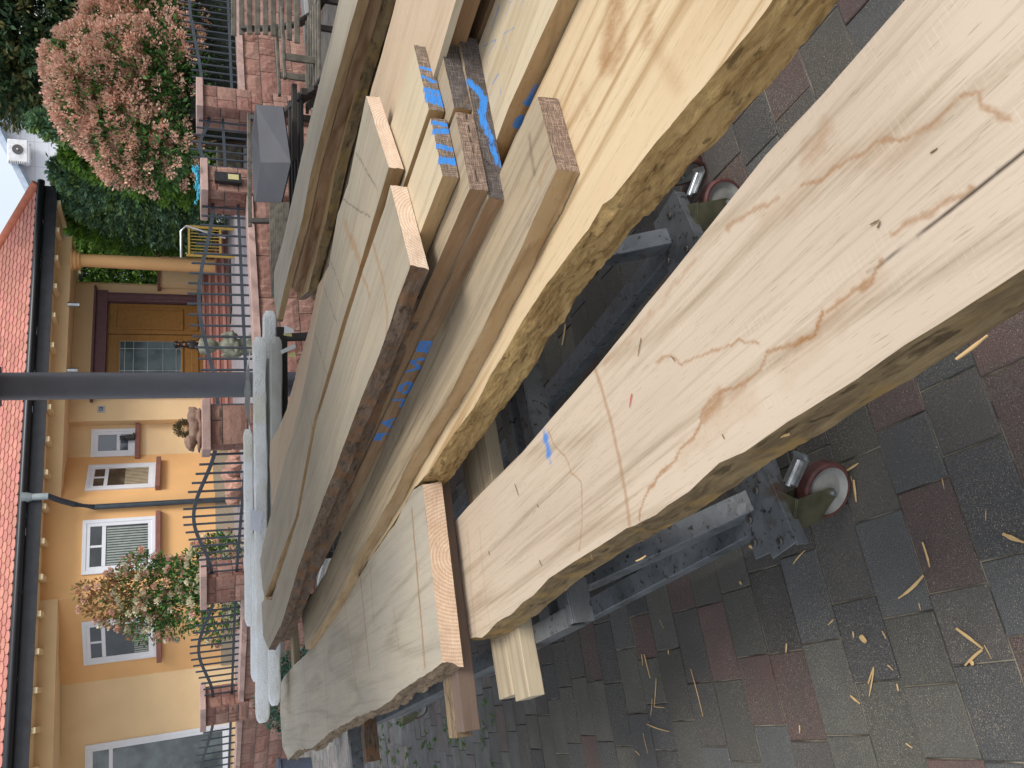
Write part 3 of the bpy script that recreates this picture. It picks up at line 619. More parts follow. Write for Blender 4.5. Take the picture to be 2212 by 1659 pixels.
tpart('cross_beam', lambda mb: chan(mb, tp(-.52, 1.55, .2), tp(.36, 1.25, .2), .06, .05))
tpart('post', lambda mb: mb.bar(tp(-.56, 1.5, .2), tp(-.56, 1.5, .66), .06, .06)); tpart('post', lambda mb: mb.bar(tp(.33, 1.5, .2), tp(.33, 1.5, .66), .06, .06))
tpart('top_rail', lambda mb: chan(mb, tp(-.66, .3, .70), tp(-.66, 3.6, .70), .05, .05)); tpart('top_rail', lambda mb: chan(mb, tp(.5, .3, .70), tp(.5, 3.6, .70), .05, .05))
tpart('cross_beam', lambda mb: chan(mb, tp(-.95, 3.4, .76), tp(.9, 3.4, .76), .07, .06))
def lathering(mb, prof, c, n, axis):
    R_ = axis.to_track_quat('Z', 'Y').to_matrix(); vs = []; fs = []; m_ = len(prof)
    for r, z in prof:
        for k in range(n): t = 2*math.pi*k/n; vs.append(R_ @ Vector((r*math.cos(t), r*math.sin(t), z))+Vector(c))
    for i in range(m_):
        j = (i+1) % m_
        for k in range(n): fs.append((i*n+k, i*n+(k+1) % n, j*n+(k+1) % n, j*n+k))
    mb.add(vs, fs)
def caster(x, y, ang):
    c = tp(x, y, .065); ax = Vector((math.cos(ang), math.sin(ang), 0)); fw = Vector((-math.sin(ang), math.cos(ang), 0))
    R = .075; c.z = .075
    cs = empty('caster', c); relto(cs, tro)
    def pc(name, fn, mat, par=cs, **k):
        mb = MB(); fn(mb); o = mb.build(name, mat, **k); o.parent = par
        o.matrix_parent_inverse = (par.matrix_world if False else Matrix.Translation(c)).inverted(); return o
    whl = MB(); lathering(whl, [(R*.84, -.02), (R*.93, -.021), (R, -.015), (R, .015), (R*.93, .021), (R*.84, .02)], c, 36, ax)
    rm = MB(); rm.lathe([(R*.2, -.018), (R*.6, -.009), (R*.8, -.015), (R*.84, -.019), (R*.84, .019), (R*.8, .015), (R*.6, .009), (R*.2, .018)], c, 36, axis=ax)
    bpy.context.view_layer.update()
    t_ = relto2(whl.build('tyre', RED, smooth=True), cs); r_ = relto2(rm.build('rim', RIM, smooth=True), cs)
    fk = MB()
    for s_ in (-1, 1):
        o0 = c+ax*s_*.027; pr = [(-.05, -.005), (-.03, -.016), (.035, .03), (.062, .11), (-.028, .11), (-.052, .01)]
        vs = []; 
        for dd in (0, .004):
            for (q, zz) in pr: vs.append(o0+ax*s_*dd+fw*(q+.04)+Vector((0, 0, zz)))
        n_ = len(pr); fk.add(vs, [tuple(range(n_)), tuple(range(2*n_-1, n_-1, -1))]+[(i, (i+1) % n_, n_+(i+1) % n_, n_+i) for i in range(n_)])
    fk.box(c+fw*.055+Vector((0, 0, .112)), (.06, .09, .005), rz=ang)
    relto2(fk.build('fork', OLV, bevel=.001), cs)
    ax_ = MB(); ax_.lathe([(.009, -.036), (.009, .036)], c, 6, axis=ax); ax_.lathe([(.005, .0), (.005, -.043)], c, 8, axis=ax); relto2(ax_.build('axle', CHR), cs)
    br = MB(); p0 = c+fw*.045+Vector((0, 0, .115)); p1 = c+fw*-.075+Vector((0, 0, .085))
    br.bar(c-fw*.02+Vector((0, 0, .112)), c-fw*.085+Vector((0, 0, .085)), .05, .004); br.tube([c-fw*.015+ax*.0+Vector((0, 0, .118)), c-fw*.082+Vector((0, 0, .092))], .008, 10); br.bar(c-fw*.085+Vector((0, 0, .085)), c-fw*.1+Vector((0, 0, .092)), .05, .005)
    relto2(br.build('brake', CHR, smooth=True), cs)
def relto2(o, cs):
    o.parent = cs; o.matrix_parent_inverse = cs.matrix_world.inverted(); return o
bpy.context.view_layer.update()
caster(-.475, -.06, math.radians(80)); caster(.453, -.055, math.radians(86)); 
q_ = G(1478, 366, .06); loc_ = q_-Vector((.12, 1.888, .06))
caster(loc_.x*.896+loc_.y*.444, -loc_.x*.444+loc_.y*.896, math.radians(20))
for x_ in (-.54, .31): caster(x_, 4.5, math.radians(80))

# ================================================================== splinters and wood wool
SPL = wood('splinter', (.62, .43, .2), (.4, .24, .1), ring=3, dust=0, saw=0)
def splinter(c, L, w_, ang, tilt=0, name='wood_splinter', label='thin wood splinter lying on the paving below the planks', group='splinters on the paving', mat=None):
    mb = MB(); n = 6; vs = []; fs = []; k = rr.uniform(-.5, .5)*L*.07
    for i in range(n+1):
        f = i/n; x = -L/2+L*f; wd = w_*(.45+.4*math.sin(math.pi*min(1, f+.1)))*rr.uniform(.7, 1.1); y = k*math.sin(math.pi*f)
        vs += [(x, y-wd/2, 0), (x, y+wd/2, 0), (x, y+wd*.3, w_*.3), (x, y-wd*.35, w_*.3)]
    for i in range(n):
        for q in range(4): fs.append((i*4+q, i*4+(q+1) % 4, (i+1)*4+(q+1) % 4, (i+1)*4+q))
    fs += [(3, 2, 1, 0), tuple(n*4+i for i in range(4))]
    mb.add(vs, fs); o = mb.build(name, mat or SPL); o.location = c; o.rotation_euler = (0, tilt, ang); return tag(o, label, 'splinter', group)
Zm = lambda x, y: ((2432+.7233*x)/1.8228, (1824+.7233*y)/1.8228)
for a, b, w_ in (((1285, 90), (1300, 210), 9), ((1270, 70), (1275, 100), 3), ((1020, 475), (955, 548), 6), ((1660, 430), (1700, 565), 8), ((1665, 610), (1530, 735), 11), ((2100, 385), (2212, 430), 14), ((1845, 900), (1990, 1010), 11), ((1985, 1015), (1893, 1100), 10), ((1995, 990), (2035, 1065), 3),
                 ((1395, 1110), (1365, 1200), 7), ((1395, 1120), (1370, 1268), 6), ((1268, 1265), (1320, 1308), 9), ((990, 1425), (992, 1468), 6), ((398, 1120), (465, 1378), 5), ((145, 1040), (178, 1170), 9), ((210, 1172), (200, 1325), 6), ((200, 1325), (255, 1330), 7), ((188, 1280), (180, 1375), 4),
                 ((160, 1420), (280, 1460), 7), ((138, 1470), (165, 1580), 3), ((920, 980), (917, 1030), 8), ((1470, 1098), (1500, 1127), 5), ((1520, 1200), (1528, 1240), 6), ((1310, 0), (1190, 70), 9), ((0, 712), (118, 682), 8), ((228, 850), (252, 900), 3), ((130, 1040), (137, 1100), 6), ((1765, 80), (1778, 140), 3),
                 ((2005, 260), (2003, 312), 3), ((1440, 915), (1462, 955), 5), ((1280, 915), (1285, 950), 6), ((96, 1565), (120, 1590), 5), ((1570, 1525), (1605, 1550), 6), ((1175, 850), (1145, 880), 6), ((1325, 940), (1355, 975), 22), ((1925, 1075), (1935, 1100), 12), ((665, 645), (675, 660), 12), ((275, 1015), (278, 1040), 8), ((1640, 760), (1650, 800), 4), ((520, 440), (508, 470), 3)):
    A = G(*Zm(*a), .006); B = G(*Zm(*b), .006); d = B-A
    splinter((A+B)/2, max(d.length, .008), w_*.00085, math.atan2(d.y, d.x), 0)
for x, y, x2, y2 in ((1215, 835, 1180, 880), (1222, 700, 1215, 745), (1400, 1200, 1395, 1230), (1330, 1270, 1385, 1285), (1620, 1180, 1650, 1195)):
    A = G(x, y, .006); B = G(x2, y2, .006); d = B-A; splinter((A+B)/2, d.length, .014, math.atan2(d.y, d.x))
# crumbs lying on the stained plank and the golden plank
BRC = simple('brown_crumb', (.2, .11, .05), .8)
REDC = simple('red_crumb', (.5, .06, .05), .6)
for x, y, x2, y2, m in ((1112, 1045, 1120, 1070, BRC), (1280, 1210, 1276, 1195, BRC), (1160, 1090, 1164, 1096, BRC), (1450, 770, 1458, 780, BRC), (1385, 730, 1378, 770, BRC), (1880, 485, 1900, 475, BRC), (1895, 492, 1902, 478, BRC), (1560, 938, 1565, 948, BRC), (1365, 850, 1360, 880, REDC), (1165, 1210, 1170, 1222, BRC), (1055, 1190, 1058, 1200, BRC), (2010, 330, 2025, 320, BRC)):
    A = G(x, y, ZP1+.0022); B = G(x2, y2, ZP1+.0022); d = B-A
    splinter((A+B)/2, d.length, .003, math.atan2(d.y, d.x), name='wood_crumb', label='dark sliver lying on the pale stained plank' if m is BRC else 'red sliver lying on the pale stained plank', group='slivers on the stained plank' if m is BRC else None, mat=m)
for x, y, x2, y2 in ((1370, 1212, 1400, 1200), (2060, 775, 2140, 725), (965, 910, 1030, 885), (1700, 938, 1660, 950)):
    A = G(x, y, .80 if x > 1100 else .9); B = G(x2, y2, .79 if x > 1100 else .89); d = B-A
    splinter((A+B)/2, d.length, .006, math.atan2(d.y, d.x), name='torn_fibre', label='torn fibre hanging off the rough edge of a plank', group='torn fibres on the plank edges')
def wool(c, R, n, label, seed):
    r_ = random.Random(seed); mb = MB()
    for i in range(n):
        p = Vector(c)+Vector((r_.gauss(0, R), r_.gauss(0, R*.6), abs(r_.gauss(0, R*.3)))); a = r_.uniform(0, 6.3); L = r_.uniform(.01, .03); q = []
        for k in range(4): q.append(p.copy()); a += r_.uniform(-.5, .5); p = p+Vector((math.cos(a), math.sin(a), r_.uniform(-.2, .3)))*L/3
        mb.tube(q, .0006, 3, caps=False)
    tag(mb.build('wood_wool', SPL), label, 'wood shavings', kind=None)
wool(G(1003, 33, .964), .018, 60, 'tuft of pale wood wool on the dark brown plank, the larger one', 1)
wool(G(1002, 4, .964), .008, 30, 'small tuft of pale wood wool at the very edge of the picture', 2)
# ================================================================== terrace and garden wall
YZ = .75
def stonemat(name):
    t = NT(name); a = t.attr('col').outputs['Color']; v = t.tc; n = t.noise(v, 22, 5, .65); n2 = t.noise(v, 4, 3)
    c = t.mix(t.rng(n, .35, .65, 0, .5), a, (.36, .2, .15)); c = t.mix(t.rng(n2, .5, .7, 0, .35), c, (.2, .09, .07))
    w_ = t.n('ShaderNodeTexWave'); t.l(t.scale(v, (1, 1, 1.5)), w_.inputs[0]); w_.inputs['Scale'].default_value = 4; w_.inputs['Distortion'].default_value = 3.5; w_.inputs['Detail'].default_value = 2
    c = t.mix(t.math('MULTIPLY', t.rng(w_.outputs['Fac'], .8, .95), t.rng(t.noise(v, 2.5, 1), .52, .6, 0, .5)), c, (.42, .27, .19))
    return t.fin(c, .9, t.bump(n, .8, .02), spec=.2)
M_ST = stonemat('red_sandstone')
M_MORT = simple('mortar', (.17, .165, .15), .95, bump=.4)
M_COPE = simple('coping_stone', (.43, .29, .25), .8, var=.18, sc=5, bump=.6, bsc=25)
M_GR = simple('gravel_grey', (.16, .165, .17), .9, var=.6, sc=90, bump=.8, bsc=90)
SC = [(.27, .145, .115), (.33, .195, .155), (.24, .12, .1), (.34, .21, .17), (.22, .115, .095), (.29, .17, .14)]
def blocks(mb, a, b, z0, z1, th, rh=.17, seed=0, lmin=.25, lmax=.55):
    r_ = random.Random(seed); a = Vector((a[0], a[1], 0)); b = Vector((b[0], b[1], 0)); L = (b-a).length; u = (b-a)/L; n = Vector((u.y, -u.x, 0))
    if n.y > 0: n = -n
    rows = max(1, round((z1-z0)/rh)); rh = (z1-z0)/rows
    for i in range(rows):
        x = -r_.random()*.2*(lmin > .2)
        while x < L:
            l_ = r_.uniform(lmin, lmax); x0 = max(0, x)+.006; x1 = min(L, x+l_)-.006; x += l_
            if x1-x0 < .03: continue
            zb, zt = z0+i*rh+.006, z0+(i+1)*rh-.006; nx = max(2, int((x1-x0)/.06)); nz = 3; col = r_.choice(SC); q = r_.uniform(.85, 1.15); col = tuple(c*q for c in col)
            vs = []; fs = []
            for p in range(nx+1):
                for s_ in range(nz+1):
                    e = 0 if p in (0, nx) or s_ in (0, nz) else r_.uniform(.008, .022)
                    P = a+u*(x0+(x1-x0)*p/nx)+n*(e+.004); vs.append((P.x, P.y, zb+(zt-zb)*s_/nz))
            for p in range(nx):
                for s_ in range(nz): k = p*(nz+1)+s_; fs.append((k, k+1, k+nz+2, k+nz+1))
            k0 = len(vs)
            for P_, z_ in ((a+u*x0-n*.02, zb), (a+u*x1-n*.02, zb), (a+u*x1-n*.02, zt), (a+u*x0-n*.02, zt)): vs.append((P_.x, P_.y, z_))
            c4 = [0, nx*(nz+1), nx*(nz+1)+nz, nz]
            for q4 in range(4): fs.append((c4[q4], c4[(q4+1) % 4], k0+(q4+1) % 4, k0+q4))
            mb.add(vs, fs, 0, col)
def coping(a, b, z, w_, h_, seed, over=.0):
    mb = MB(); a = Vector((a[0], a[1], z)); b = Vector((b[0], b[1], z)); u = (b-a).normalized(); L = (b-a).length+2*over; s = Vector((-u.y, u.x, 0)); n = max(4, int(L/.08)); r_ = random.Random(seed)
    vs = []; fs = []
    for i in range(n+1):
        P = a-u*over+u*L*i/n
        for sx, zz in ((-1, 0), (-1, h_), (1, h_), (1, 0)):
            j = r_.uniform(-.008, .012) if sx == (-1 if s.y > 0 else 1) else 0
            q = P+s*sx*(w_/2+j); vs.append((q.x, q.y, z+zz+(r_.uniform(-.002, .002) if zz else 0)))
    for i in range(n):
        for k in range(4): fs.append((i*4+k, i*4+(k+1) % 4, (i+1)*4+(k+1) % 4, (i+1)*4+k))
    fs += [(3, 2, 1, 0), tuple(n*4+k for k in range(4))]; mb.add(vs, fs); return mb.build('coping', M_COPE)
WP = {'R1': (7.6, 13.4), 'gR': (3.70, 11.35), 'gL': (2.38, 10.35), 'p3': (-.43, 8.75), 'p4': (-2.62, 11.45), 'p5': (-4.85, 13.0), 'L1': (-8.2, 15.6)}
def unit(a, b): v = Vector((b[0]-a[0], b[1]-a[1])); return v.normalized()
def shift(a, b, d): u = unit(a, b); return (a[0]+u.x*d, a[1]+u.y*d)
PH = .2
def wallsec(a, b, label, ea=PH, eb=PH, seed=0, zc=.94):
    a2 = shift(a, b, ea); b2 = shift(b, a, eb); u = unit(a, b); n = Vector((u.y, -u.x)); n = -n if n.y > 0 else n
    e = empty('garden_wall', ((a2[0]+b2[0])/2, (a2[1]+b2[1])/2, 0), label, 'wall', 'red sandstone garden wall sections'); bpy.context.view_layer.update()
    mb = MB(); o_ = lambda p, d: (p[0]+n.x*d, p[1]+n.y*d)
    core = MB(); core.prism([o_(a2, .12), o_(b2, .12), o_(b2, -.13), o_(a2, -.13)], -.1, zc-.07); relto(core.build('core', M_MORT), e)
    blocks(mb, o_(a2, .125), o_(b2, .125), 0, zc-.07, .2, rh=.225, seed=seed, lmin=.3, lmax=.62); relto(mb.build('stone_facing', M_ST, colors=True), e)
    relto(coping(a2, b2, zc-.07, .33, .07, seed+1), e); return a2, b2
secs = [('R1', 'gR', 'red sandstone garden wall section at the right behind the wooden loungers', 0, PH), ('gL', 'p3', 'red sandstone garden wall section between the intercom pillar and the lion pillar', PH, PH),
        ('p3', 'p4', 'red sandstone garden wall section behind the wrapped white bars', PH, PH), ('p4', 'p5', 'red sandstone garden wall section behind the flowering shrub, left of it', PH, PH), ('p5', 'L1', 'red sandstone garden wall section at the far left of the house', PH, 0)]
ends = {}
for i, (a, b, lb, ea, eb) in enumerate(secs): ends[(a, b)] = wallsec(WP[a], WP[b], lb, ea, eb, seed=20+i*3)
def pillar(key, rz, label, z1=1.40, w_=.40):
    x, y = WP[key]; e = empty('stone_pillar', (x, y, 0), label, 'pillar', 'stone pillars of the garden wall'); bpy.context.view_layer.update()
    mb = MB(); c = Vector((x, y)); M = Matrix.Rotation(rz, 2); cs = [c+M @ Vector(q)*w_/2 for q in ((-1, -1), (1, -1), (1, 1), (-1, 1))]
    core = MB(); core.prism([c+M @ Vector(q)*(w_/2-.008) for q in ((-1, -1), (1, -1), (1, 1), (-1, 1))], -.1, z1); relto(core.build('core', M_MORT), e)
    for k in range(4):
        a, b = cs[k], cs[(k+1) % 4]; n = Vector(((b-a).y, -(b-a).x)).normalized()
        if n.y < .4: blocks2(mb, a, b, n, 0, z1, random.Random(sum(map(ord, key))+k))
    relto(mb.build('stone_facing', M_ST, colors=True), e)
    cp = MB(); m = w_/2+.06; r_ = random.Random(4)
    ring = []
    for k in range(4):
        for f in range(6): p = Vector([(-1, -1), (1, -1), (1, 1), (-1, 1)][k]).lerp(Vector([(-1, -1), (1, -1), (1, 1), (-1, 1)][(k+1) % 4]), f/6)*m; ring.append(c+M @ (p*(1+r_.uniform(-.03, .02))))
    cp.prism(ring, z1, z1+.085); relto(cp.build('cap_stone', M_COPE, bevel=.008), e); return e
def blocks2(mb, a, b, n, z0, z1, r_):
    u = (b-a).normalized(); L = (b-a).length; z = z0
    while z < z1-.02:
        h_ = r_.choice((.14, .19, .24)); h_ = min(h_, z1-z); h_ = z1-z if z1-z-h_ < .08 else h_
        cuts = [0, L*r_.choice((.38, .5, .62, 1)), L]; cuts = sorted(set(cuts))
        for x0, x1 in zip(cuts[:-1], cuts[1:]):
            col = r_.choice(SC); vs = []; fs = []; nx = nz = 4; x0 += .005; x1 -= .005; zb = z+.005; zt = z+h_-.005
            for p in range(nx+1):
                for s_ in range(nz+1):
                    e = 0 if p in (0, nx) or s_ in (0, nz) else r_.uniform(.006, .016); P = a+u*(x0+(x1-x0)*p/nx)+n*(e+.003); vs.append((P.x, P.y, zb+(zt-zb)*s_/nz))
            for p in range(nx):
                for s_ in range(nz): k = p*(nz+1)+s_; fs.append((k, k+1, k+nz+2, k+nz+1))
            k0 = len(vs)
            for P_, z_ in ((a+u*x0-n*.01, zb), (a+u*x1-n*.01, zb), (a+u*x1-n*.01, zt), (a+u*x0-n*.01, zt)): vs.append((P_.x, P_.y, z_))
            c4 = [0, nx*(nz+1), nx*(nz+1)+nz, nz]
            for q4 in range(4): fs.append((c4[q4], c4[(q4+1) % 4], k0+(q4+1) % 4, k0+q4))
            mb.add(vs, fs, 0, col)
        z += h_
pillar('gR', math.radians(30), 'stone pillar right of the small garden gate'); pL_ = pillar('gL', math.radians(32), 'stone pillar with the intercom beside the small garden gate', z1=1.37)
pillar('p3', math.radians(12), 'stone pillar carrying the stone lion'); pillar('p4', math.radians(-20), 'stone pillar in front of the flowering shrub'); pillar('p5', math.radians(-30), 'stone pillar second from the left edge of the house view')
pillar('L1', math.radians(-25), 'stone pillar at the far left end of the wall')
# terrace ground behind the wall
tb = MB(); pts = [WP['R1'], WP['gR'], WP['gL'], WP['p3'], WP['p4'], WP['p5'], WP['L1']]; back = [(-60, 16), (-60, 85), (60, 85), (60, 14)]
vs = [(p[0], p[1]+.08, YZ) for p in pts]+[(p[0], p[1], YZ) for p in back]
mt_ = NT('terrace_paving'); br = mt_.n('ShaderNodeTexBrick'); mt_.l(mt_.scale(mt_.tc, (1, 1, 1)), br.inputs[0]); br.inputs['Scale'].default_value = 2.2
for k_, c_ in (('Color1', (.23, .2, .215)), ('Color2', (.30, .265, .27)), ('Mortar', (.15, .14, .14))): br.inputs[k_].default_value = (*c_, 1)
br.inputs['Mortar Size'].default_value = .012
mt_.fin(mt_.mix(mt_.rng(mt_.noise(mt_.tc, 30, 3), .3, .7, 0, .35), br.outputs['Color'], (.34, .3, .3)), .85)
tb.add(vs, [tuple(range(len(vs)))[::-1]]); tag(tb.build('terrace', mt_.m), kind='structure')
gb = MB(); P_ = [shift(WP['R1'], WP['gR'], 0), WP['gR'], WP['gL'], WP['p3'], WP['p4']]
gv = [(p[0], p[1]-.12, .012) for p in P_]+[(p[0], p[1]-.62, .012) for p in P_[::-1]]
gb.add(gv, [tuple(range(len(gv)))]); tag(gb.build('gravel_strip', M_GR), kind='structure')
kb = MB()
for a, b in zip(P_[:-1], P_[1:]): kb.bar((a[0], a[1]-.66, .02), (b[0], b[1]-.66, .02), .07, .05)
tag(kb.build('kerb', simple('kerb_stone', (.3, .3, .29), .85, bump=.3)), kind='structure')

gs = MB(); ga_, gb_ = shift(WP['gR'], WP['gL'], .2), shift(WP['gL'], WP['gR'], .2)
blocks(gs, (ga_[0], ga_[1]-.05), (gb_[0], gb_[1]-.05), 0, YZ-.02, .2, seed=77); gw = tag(gs.build('gate_step', M_ST, colors=True), 'sandstone riser under the small garden gate', 'wall')
core = MB(); core.prism([(ga_[0], ga_[1]), (gb_[0], gb_[1]), (gb_[0], gb_[1]+.2), (ga_[0], ga_[1]+.2)], -.1, YZ-.01); o = core.build('core', M_MORT); o.parent = gw
# ------------------------------------------------------------------ railings
M_IR = simple('anthracite_iron', (.055, .066, .082), .42, .4, var=.2); M_SP = simple('silver_finial', (.30, .34, .40), .38, .5)
def railing(a, b, n, label, zb=1.03, zlo=1.36, amp=.2, ztip=.21, inv=1, name='iron_railing', cat='railing', bot=None, group='iron railings on the garden wall', zbase=.955):
    a = Vector((*a, 0)); b = Vector((*b, 0)); e = empty(name, (a+b)/2, label, cat, group); bpy.context.view_layer.update()
    def top(f): return zlo+amp*inv*(.5-.5*math.cos(2*math.pi*f))
    rl = MB(); N = 28; pts = [a.lerp(b, i/N)+Vector((0, 0, top(i/N))) for i in range(N+1)]
    for p, q in zip(pts[:-1], pts[1:]): rl.bar(p-(q-p)*.02, q+(q-p)*.02, .016, .04)
    relto(rl.build('top_rail', M_IR), e)
    bl = MB(); bl.bar(a+Vector((0, 0, zb)), b+Vector((0, 0, zb)), .016, .035); relto(bl.build('bottom_rail', M_IR), e)
    rot = math.atan2((b-a).y, (b-a).x)
    for i in range(n):
        f = (i+.5)/n; p = a.lerp(b, f); t1 = top(f)+ztip-.09
        mb = MB(); mb.box(p+Vector((0, 0, (zbase+t1)/2)), (.019, .019, t1-zbase), rz=rot); o = relto(mb.build('picket', M_IR), e)
        fb = MB(); fb.lathe([(.008, 0), (.026, .004), (.03, .012), (.016, .026), (.008, .05), (.001, .075)], p+Vector((0, 0, t1-.005)), 8)
        q = fb.build('finial', M_SP); q.parent = o; q.matrix_parent_inverse = Matrix.Translation(e.location).inverted()
def cc(k1, k2, d=.2): return shift(WP[k1], WP[k2], d), shift(WP[k2], WP[k1], d)
a, b = cc('R1', 'gR'); railing(a, b, 30, 'iron railing with two waves at the right, in front of the dark hedge', zlo=1.40, amp=.16)
a, b = cc('gL', 'p3'); railing(a, b, 20, 'iron railing with a raised wave in front of the door steps', zlo=1.32, amp=.17)
a, b = cc('p3', 'p4'); railing(a, b, 17, 'iron railing with a raised wave in front of the downpipe', zlo=1.34, amp=.22)
a, b = cc('p4', 'p5'); railing(a, b, 16, 'iron railing with a raised wave left of the flowering shrub', zlo=1.30, amp=.2)
a, b = cc('p5', 'L1'); railing(a, b, 18, 'iron railing with a raised wave at the far left', zlo=1.28, amp=.2)
a, b = cc('gR', 'gL', .22); railing(a, b, 8, 'small iron garden gate with an arched top and round knob', zb=1.16, zlo=1.33, amp=.12, inv=1, name='garden_gate', cat='gate', group=None, zbase=.80)
gx = Vector((*b, 0)); kn = MB(); kn.box(gx+Vector((.08, .02, 1.08)), (.035, .03, .42), rz=.65); bpy.context.view_layer.update()
gate = [o for o in COL.objects if o.name.startswith('garden_gate')][0]
relto(kn.build('lock_plate', M_IR), gate); kn = MB(); kn.lathe([(.01, -.05), (.012, -.02), (.03, 0), (.034, .02), (.02, .04), (.001, .045)], gx+Vector((.1, -.06, 1.12)), 14, axis=Vector((.3, -1, 0))); relto(kn.build('knob', CHR, smooth=True), gate)
# intercom with a cream name plate
ic = empty('intercom', (WP['gL'][0]+.11, WP['gL'][1]-.2, 1.1), 'black intercom with a small yellowish name plate on the gate pillar', 'intercom'); ic.rotation_euler = (0, 0, math.radians(32))
bpy.context.view_layer.update()
mb = MB(); mb.box((-.035, -.035, .05), (.15, .05, .3)); o = mb.build('housing', simple('black_plastic', (.012, .012, .014), .4)); o.parent = ic
mb = MB(); mb.box((-.035, -.063, 0-.01), (.085, .006, .12)); o = mb.build('name_plate', simple('name_plate_cream', (.5, .45, .22), .5)); o.parent = ic
mb = MB(); [mb.box((-.035, -.062, .1+.012*k), (.1, .004, .004)) for k in range(5)]; o = mb.build('speaker_grille', simple('grille', (.04, .04, .045), .4)); o.parent = ic
# blue cloth / net on the pillar cap
mb = MB(); r_ = random.Random(2)
for k in range(24):
    p = Vector((WP['gL'][0]-.16+r_.uniform(0, .42), WP['gL'][1]-.14+r_.uniform(-.06, .1), 1.475+r_.uniform(-.005, .02))); q = [p]
    for s_ in range(5): p = p+Vector((r_.uniform(-.05, .05), r_.uniform(-.03, .03), r_.uniform(-.015, .02))); p.z = max(p.z, 1.465); q.append(p)
    mb.tube(q, .009, 5)
tag(mb.build('rope_bundle', simple('turquoise_rope', (.03, .35, .5), .6), smooth=True), 'turquoise rope bundle on the intercom pillar cap', 'rope')

# ================================================================== house
M_O = simple('orange_render', (.78, .45, .19), .9, var=.05, sc=2, bump=.15, bsc=120); M_B = simple('beige_render', (.78, .56, .31), .9, var=.05, sc=2, bump=.15, bsc=120)
M_SOC = simple('grey_plinth', (.33, .27, .19), .95, var=.2, sc=60, bump=.5, bsc=120); M_SLATE = simple('slate_fascia', (.022, .023, .028), .5, var=.3, sc=6); M_GUT = simple('black_gutter', (.012, .013, .016), .35, .2)
M_SAND = simple('brown_sandstone_trim', (.235, .10, .075), .8, var=.15, bump=.3); M_WIN = simple('white_window_frame', (.74, .75, .78), .4, var=.03); M_SOF = simple('cream_soffit', (.76, .60, .36), .85, var=.04)
M_PLUM = simple('plum_stone_surround', (.115, .055, .06), .7, var=.15, bump=.2)
def glassm(name, base_, rough=.04):
    t = NT(name); n = t.noise(t.tc, 2.3, 4); return t.fin(t.mix(t.rng(n, .4, .6), base_, tuple(b*.5 for b in base_)), rough, spec=.8)
M_GL = glassm('window_glass', (.035, .04, .045)); M_GLG = glassm('grey_glass', (.16, .19, .19), .12)
def roofm():
    t = NT('roof_tile'); a = t.attr('col').outputs['Color']; n = t.noise(t.tc, 14, 3); return t.fin(t.mix(t.rng(n, .3, .7, 0, .35), a, (.42, .15, .08)), .8, spec=.2)
M_RT = roofm()
hz = empty('house', (-1, 18, YZ), 'orange rendered house with a red plain tile roof and slate fascia', 'house'); bpy.context.view_layer.update()
def hp(mb, name, mat, par=hz, **k): return relto(mb.build(name, mat, **k), par) if par is hz else sub(mb.build(name, mat, **k), par)
def sub(o, par): o.parent = par; bpy.context.view_layer.update(); o.matrix_parent_inverse = par.matrix_world.inverted(); return o
ZC = H+2.35; ZE = H+2.6
V = {'dr': (2.46, 21.0), 'ain': (-1.48, 19.15), 'b1': (-2.2, 17.9), 'rR': (-4.03, 17.3), 'rC': (-5.85, 17.9), 'wl': (-9.2, 17.6)}
def hwall(a, b, z0, z1, mat, name='wall', t_=.3):
    mb = MB(); a = Vector(a); b = Vector(b); n = Vector((-(b-a).y, (b-a).x)).normalized(); n = n if n.y > 0 else -n
    mb.prism([a, b, b+n*t_, a+n*t_], z0, z1); return hp(mb, name, mat)
hwall(V['ain'], V['dr'], YZ, ZC+.1, M_B); hwall(V['b1'], V['ain'], YZ, ZC+.1, M_O); hwall(V['rR'], V['b1'], YZ, ZE+.2, M_O); hwall(V['rC'], V['rR'], YZ, ZC+.2, M_O); hwall(V['wl'], V['rC'], YZ, ZC+.2, M_B)
for a, b, zt in (('b1', 'ain', 1.13), ('rR', 'b1', 1.11), ('rC', 'rR', 1.02)):
    pa, pb = Vector(V[a]), Vector(V[b]); n = Vector(((pb-pa).y, -(pb-pa).x)).normalized(); n = n if n.y < 0 else -n
    mb = MB(); mb.prism([pa+n*.004, pb+n*.004, pb+n*.03, pa+n*.03], YZ, zt); hp(mb, 'plinth', M_SOC)
# lintel beams and porch ceiling
bR = Vector((3.3, 19.86)); bM = Vector((-2.2, 17.9)); u = (bR-bM).normalized(); nn = Vector((-u.y, u.x))
mb = MB(); mb.prism([bM-nn*.02, bR-nn*.02, bR+nn*.30, bM+nn*.30], ZC, ZE+.15); hp(mb, 'porch_beam', M_B)
mb = MB(); mb.prism([bM+nn*.2, bR+nn*.2, Vector((2.75, 21.2)), Vector((-1.48, 19.3))], ZC+.03, ZC+.12); hp(mb, 'porch_ceiling', M_SOF)
mb = MB(); mb.prism([bR-u*.3+nn*.28, bR+nn*.28, Vector((2.98+.0, 21.5)), Vector((2.7, 21.4))], ZC, ZC+.1); hp(mb, 'porch_beam', M_B)
l0 = Vector((-4.0, 17.28)); l1 = Vector((-8.6, 16.0)); u2 = (l1-l0).normalized(); n2 = Vector((u2.y, -u2.x)); n2 = n2 if n2.y > 0 else -n2
mb = MB(); mb.prism([l0-n2*.02, l1-n2*.02, l1+n2*.3, l0+n2*.3], ZC-.02, ZE+.15); hp(mb, 'lintel_beam', M_B)
mb = MB(); mb.prism([l0+n2*.2, l1+n2*.2, Vector((-9.2, 17.7)), Vector((-4.0, 17.9))], ZC+.03, ZC+.12); hp(mb, 'recess_ceiling', M_SOF)
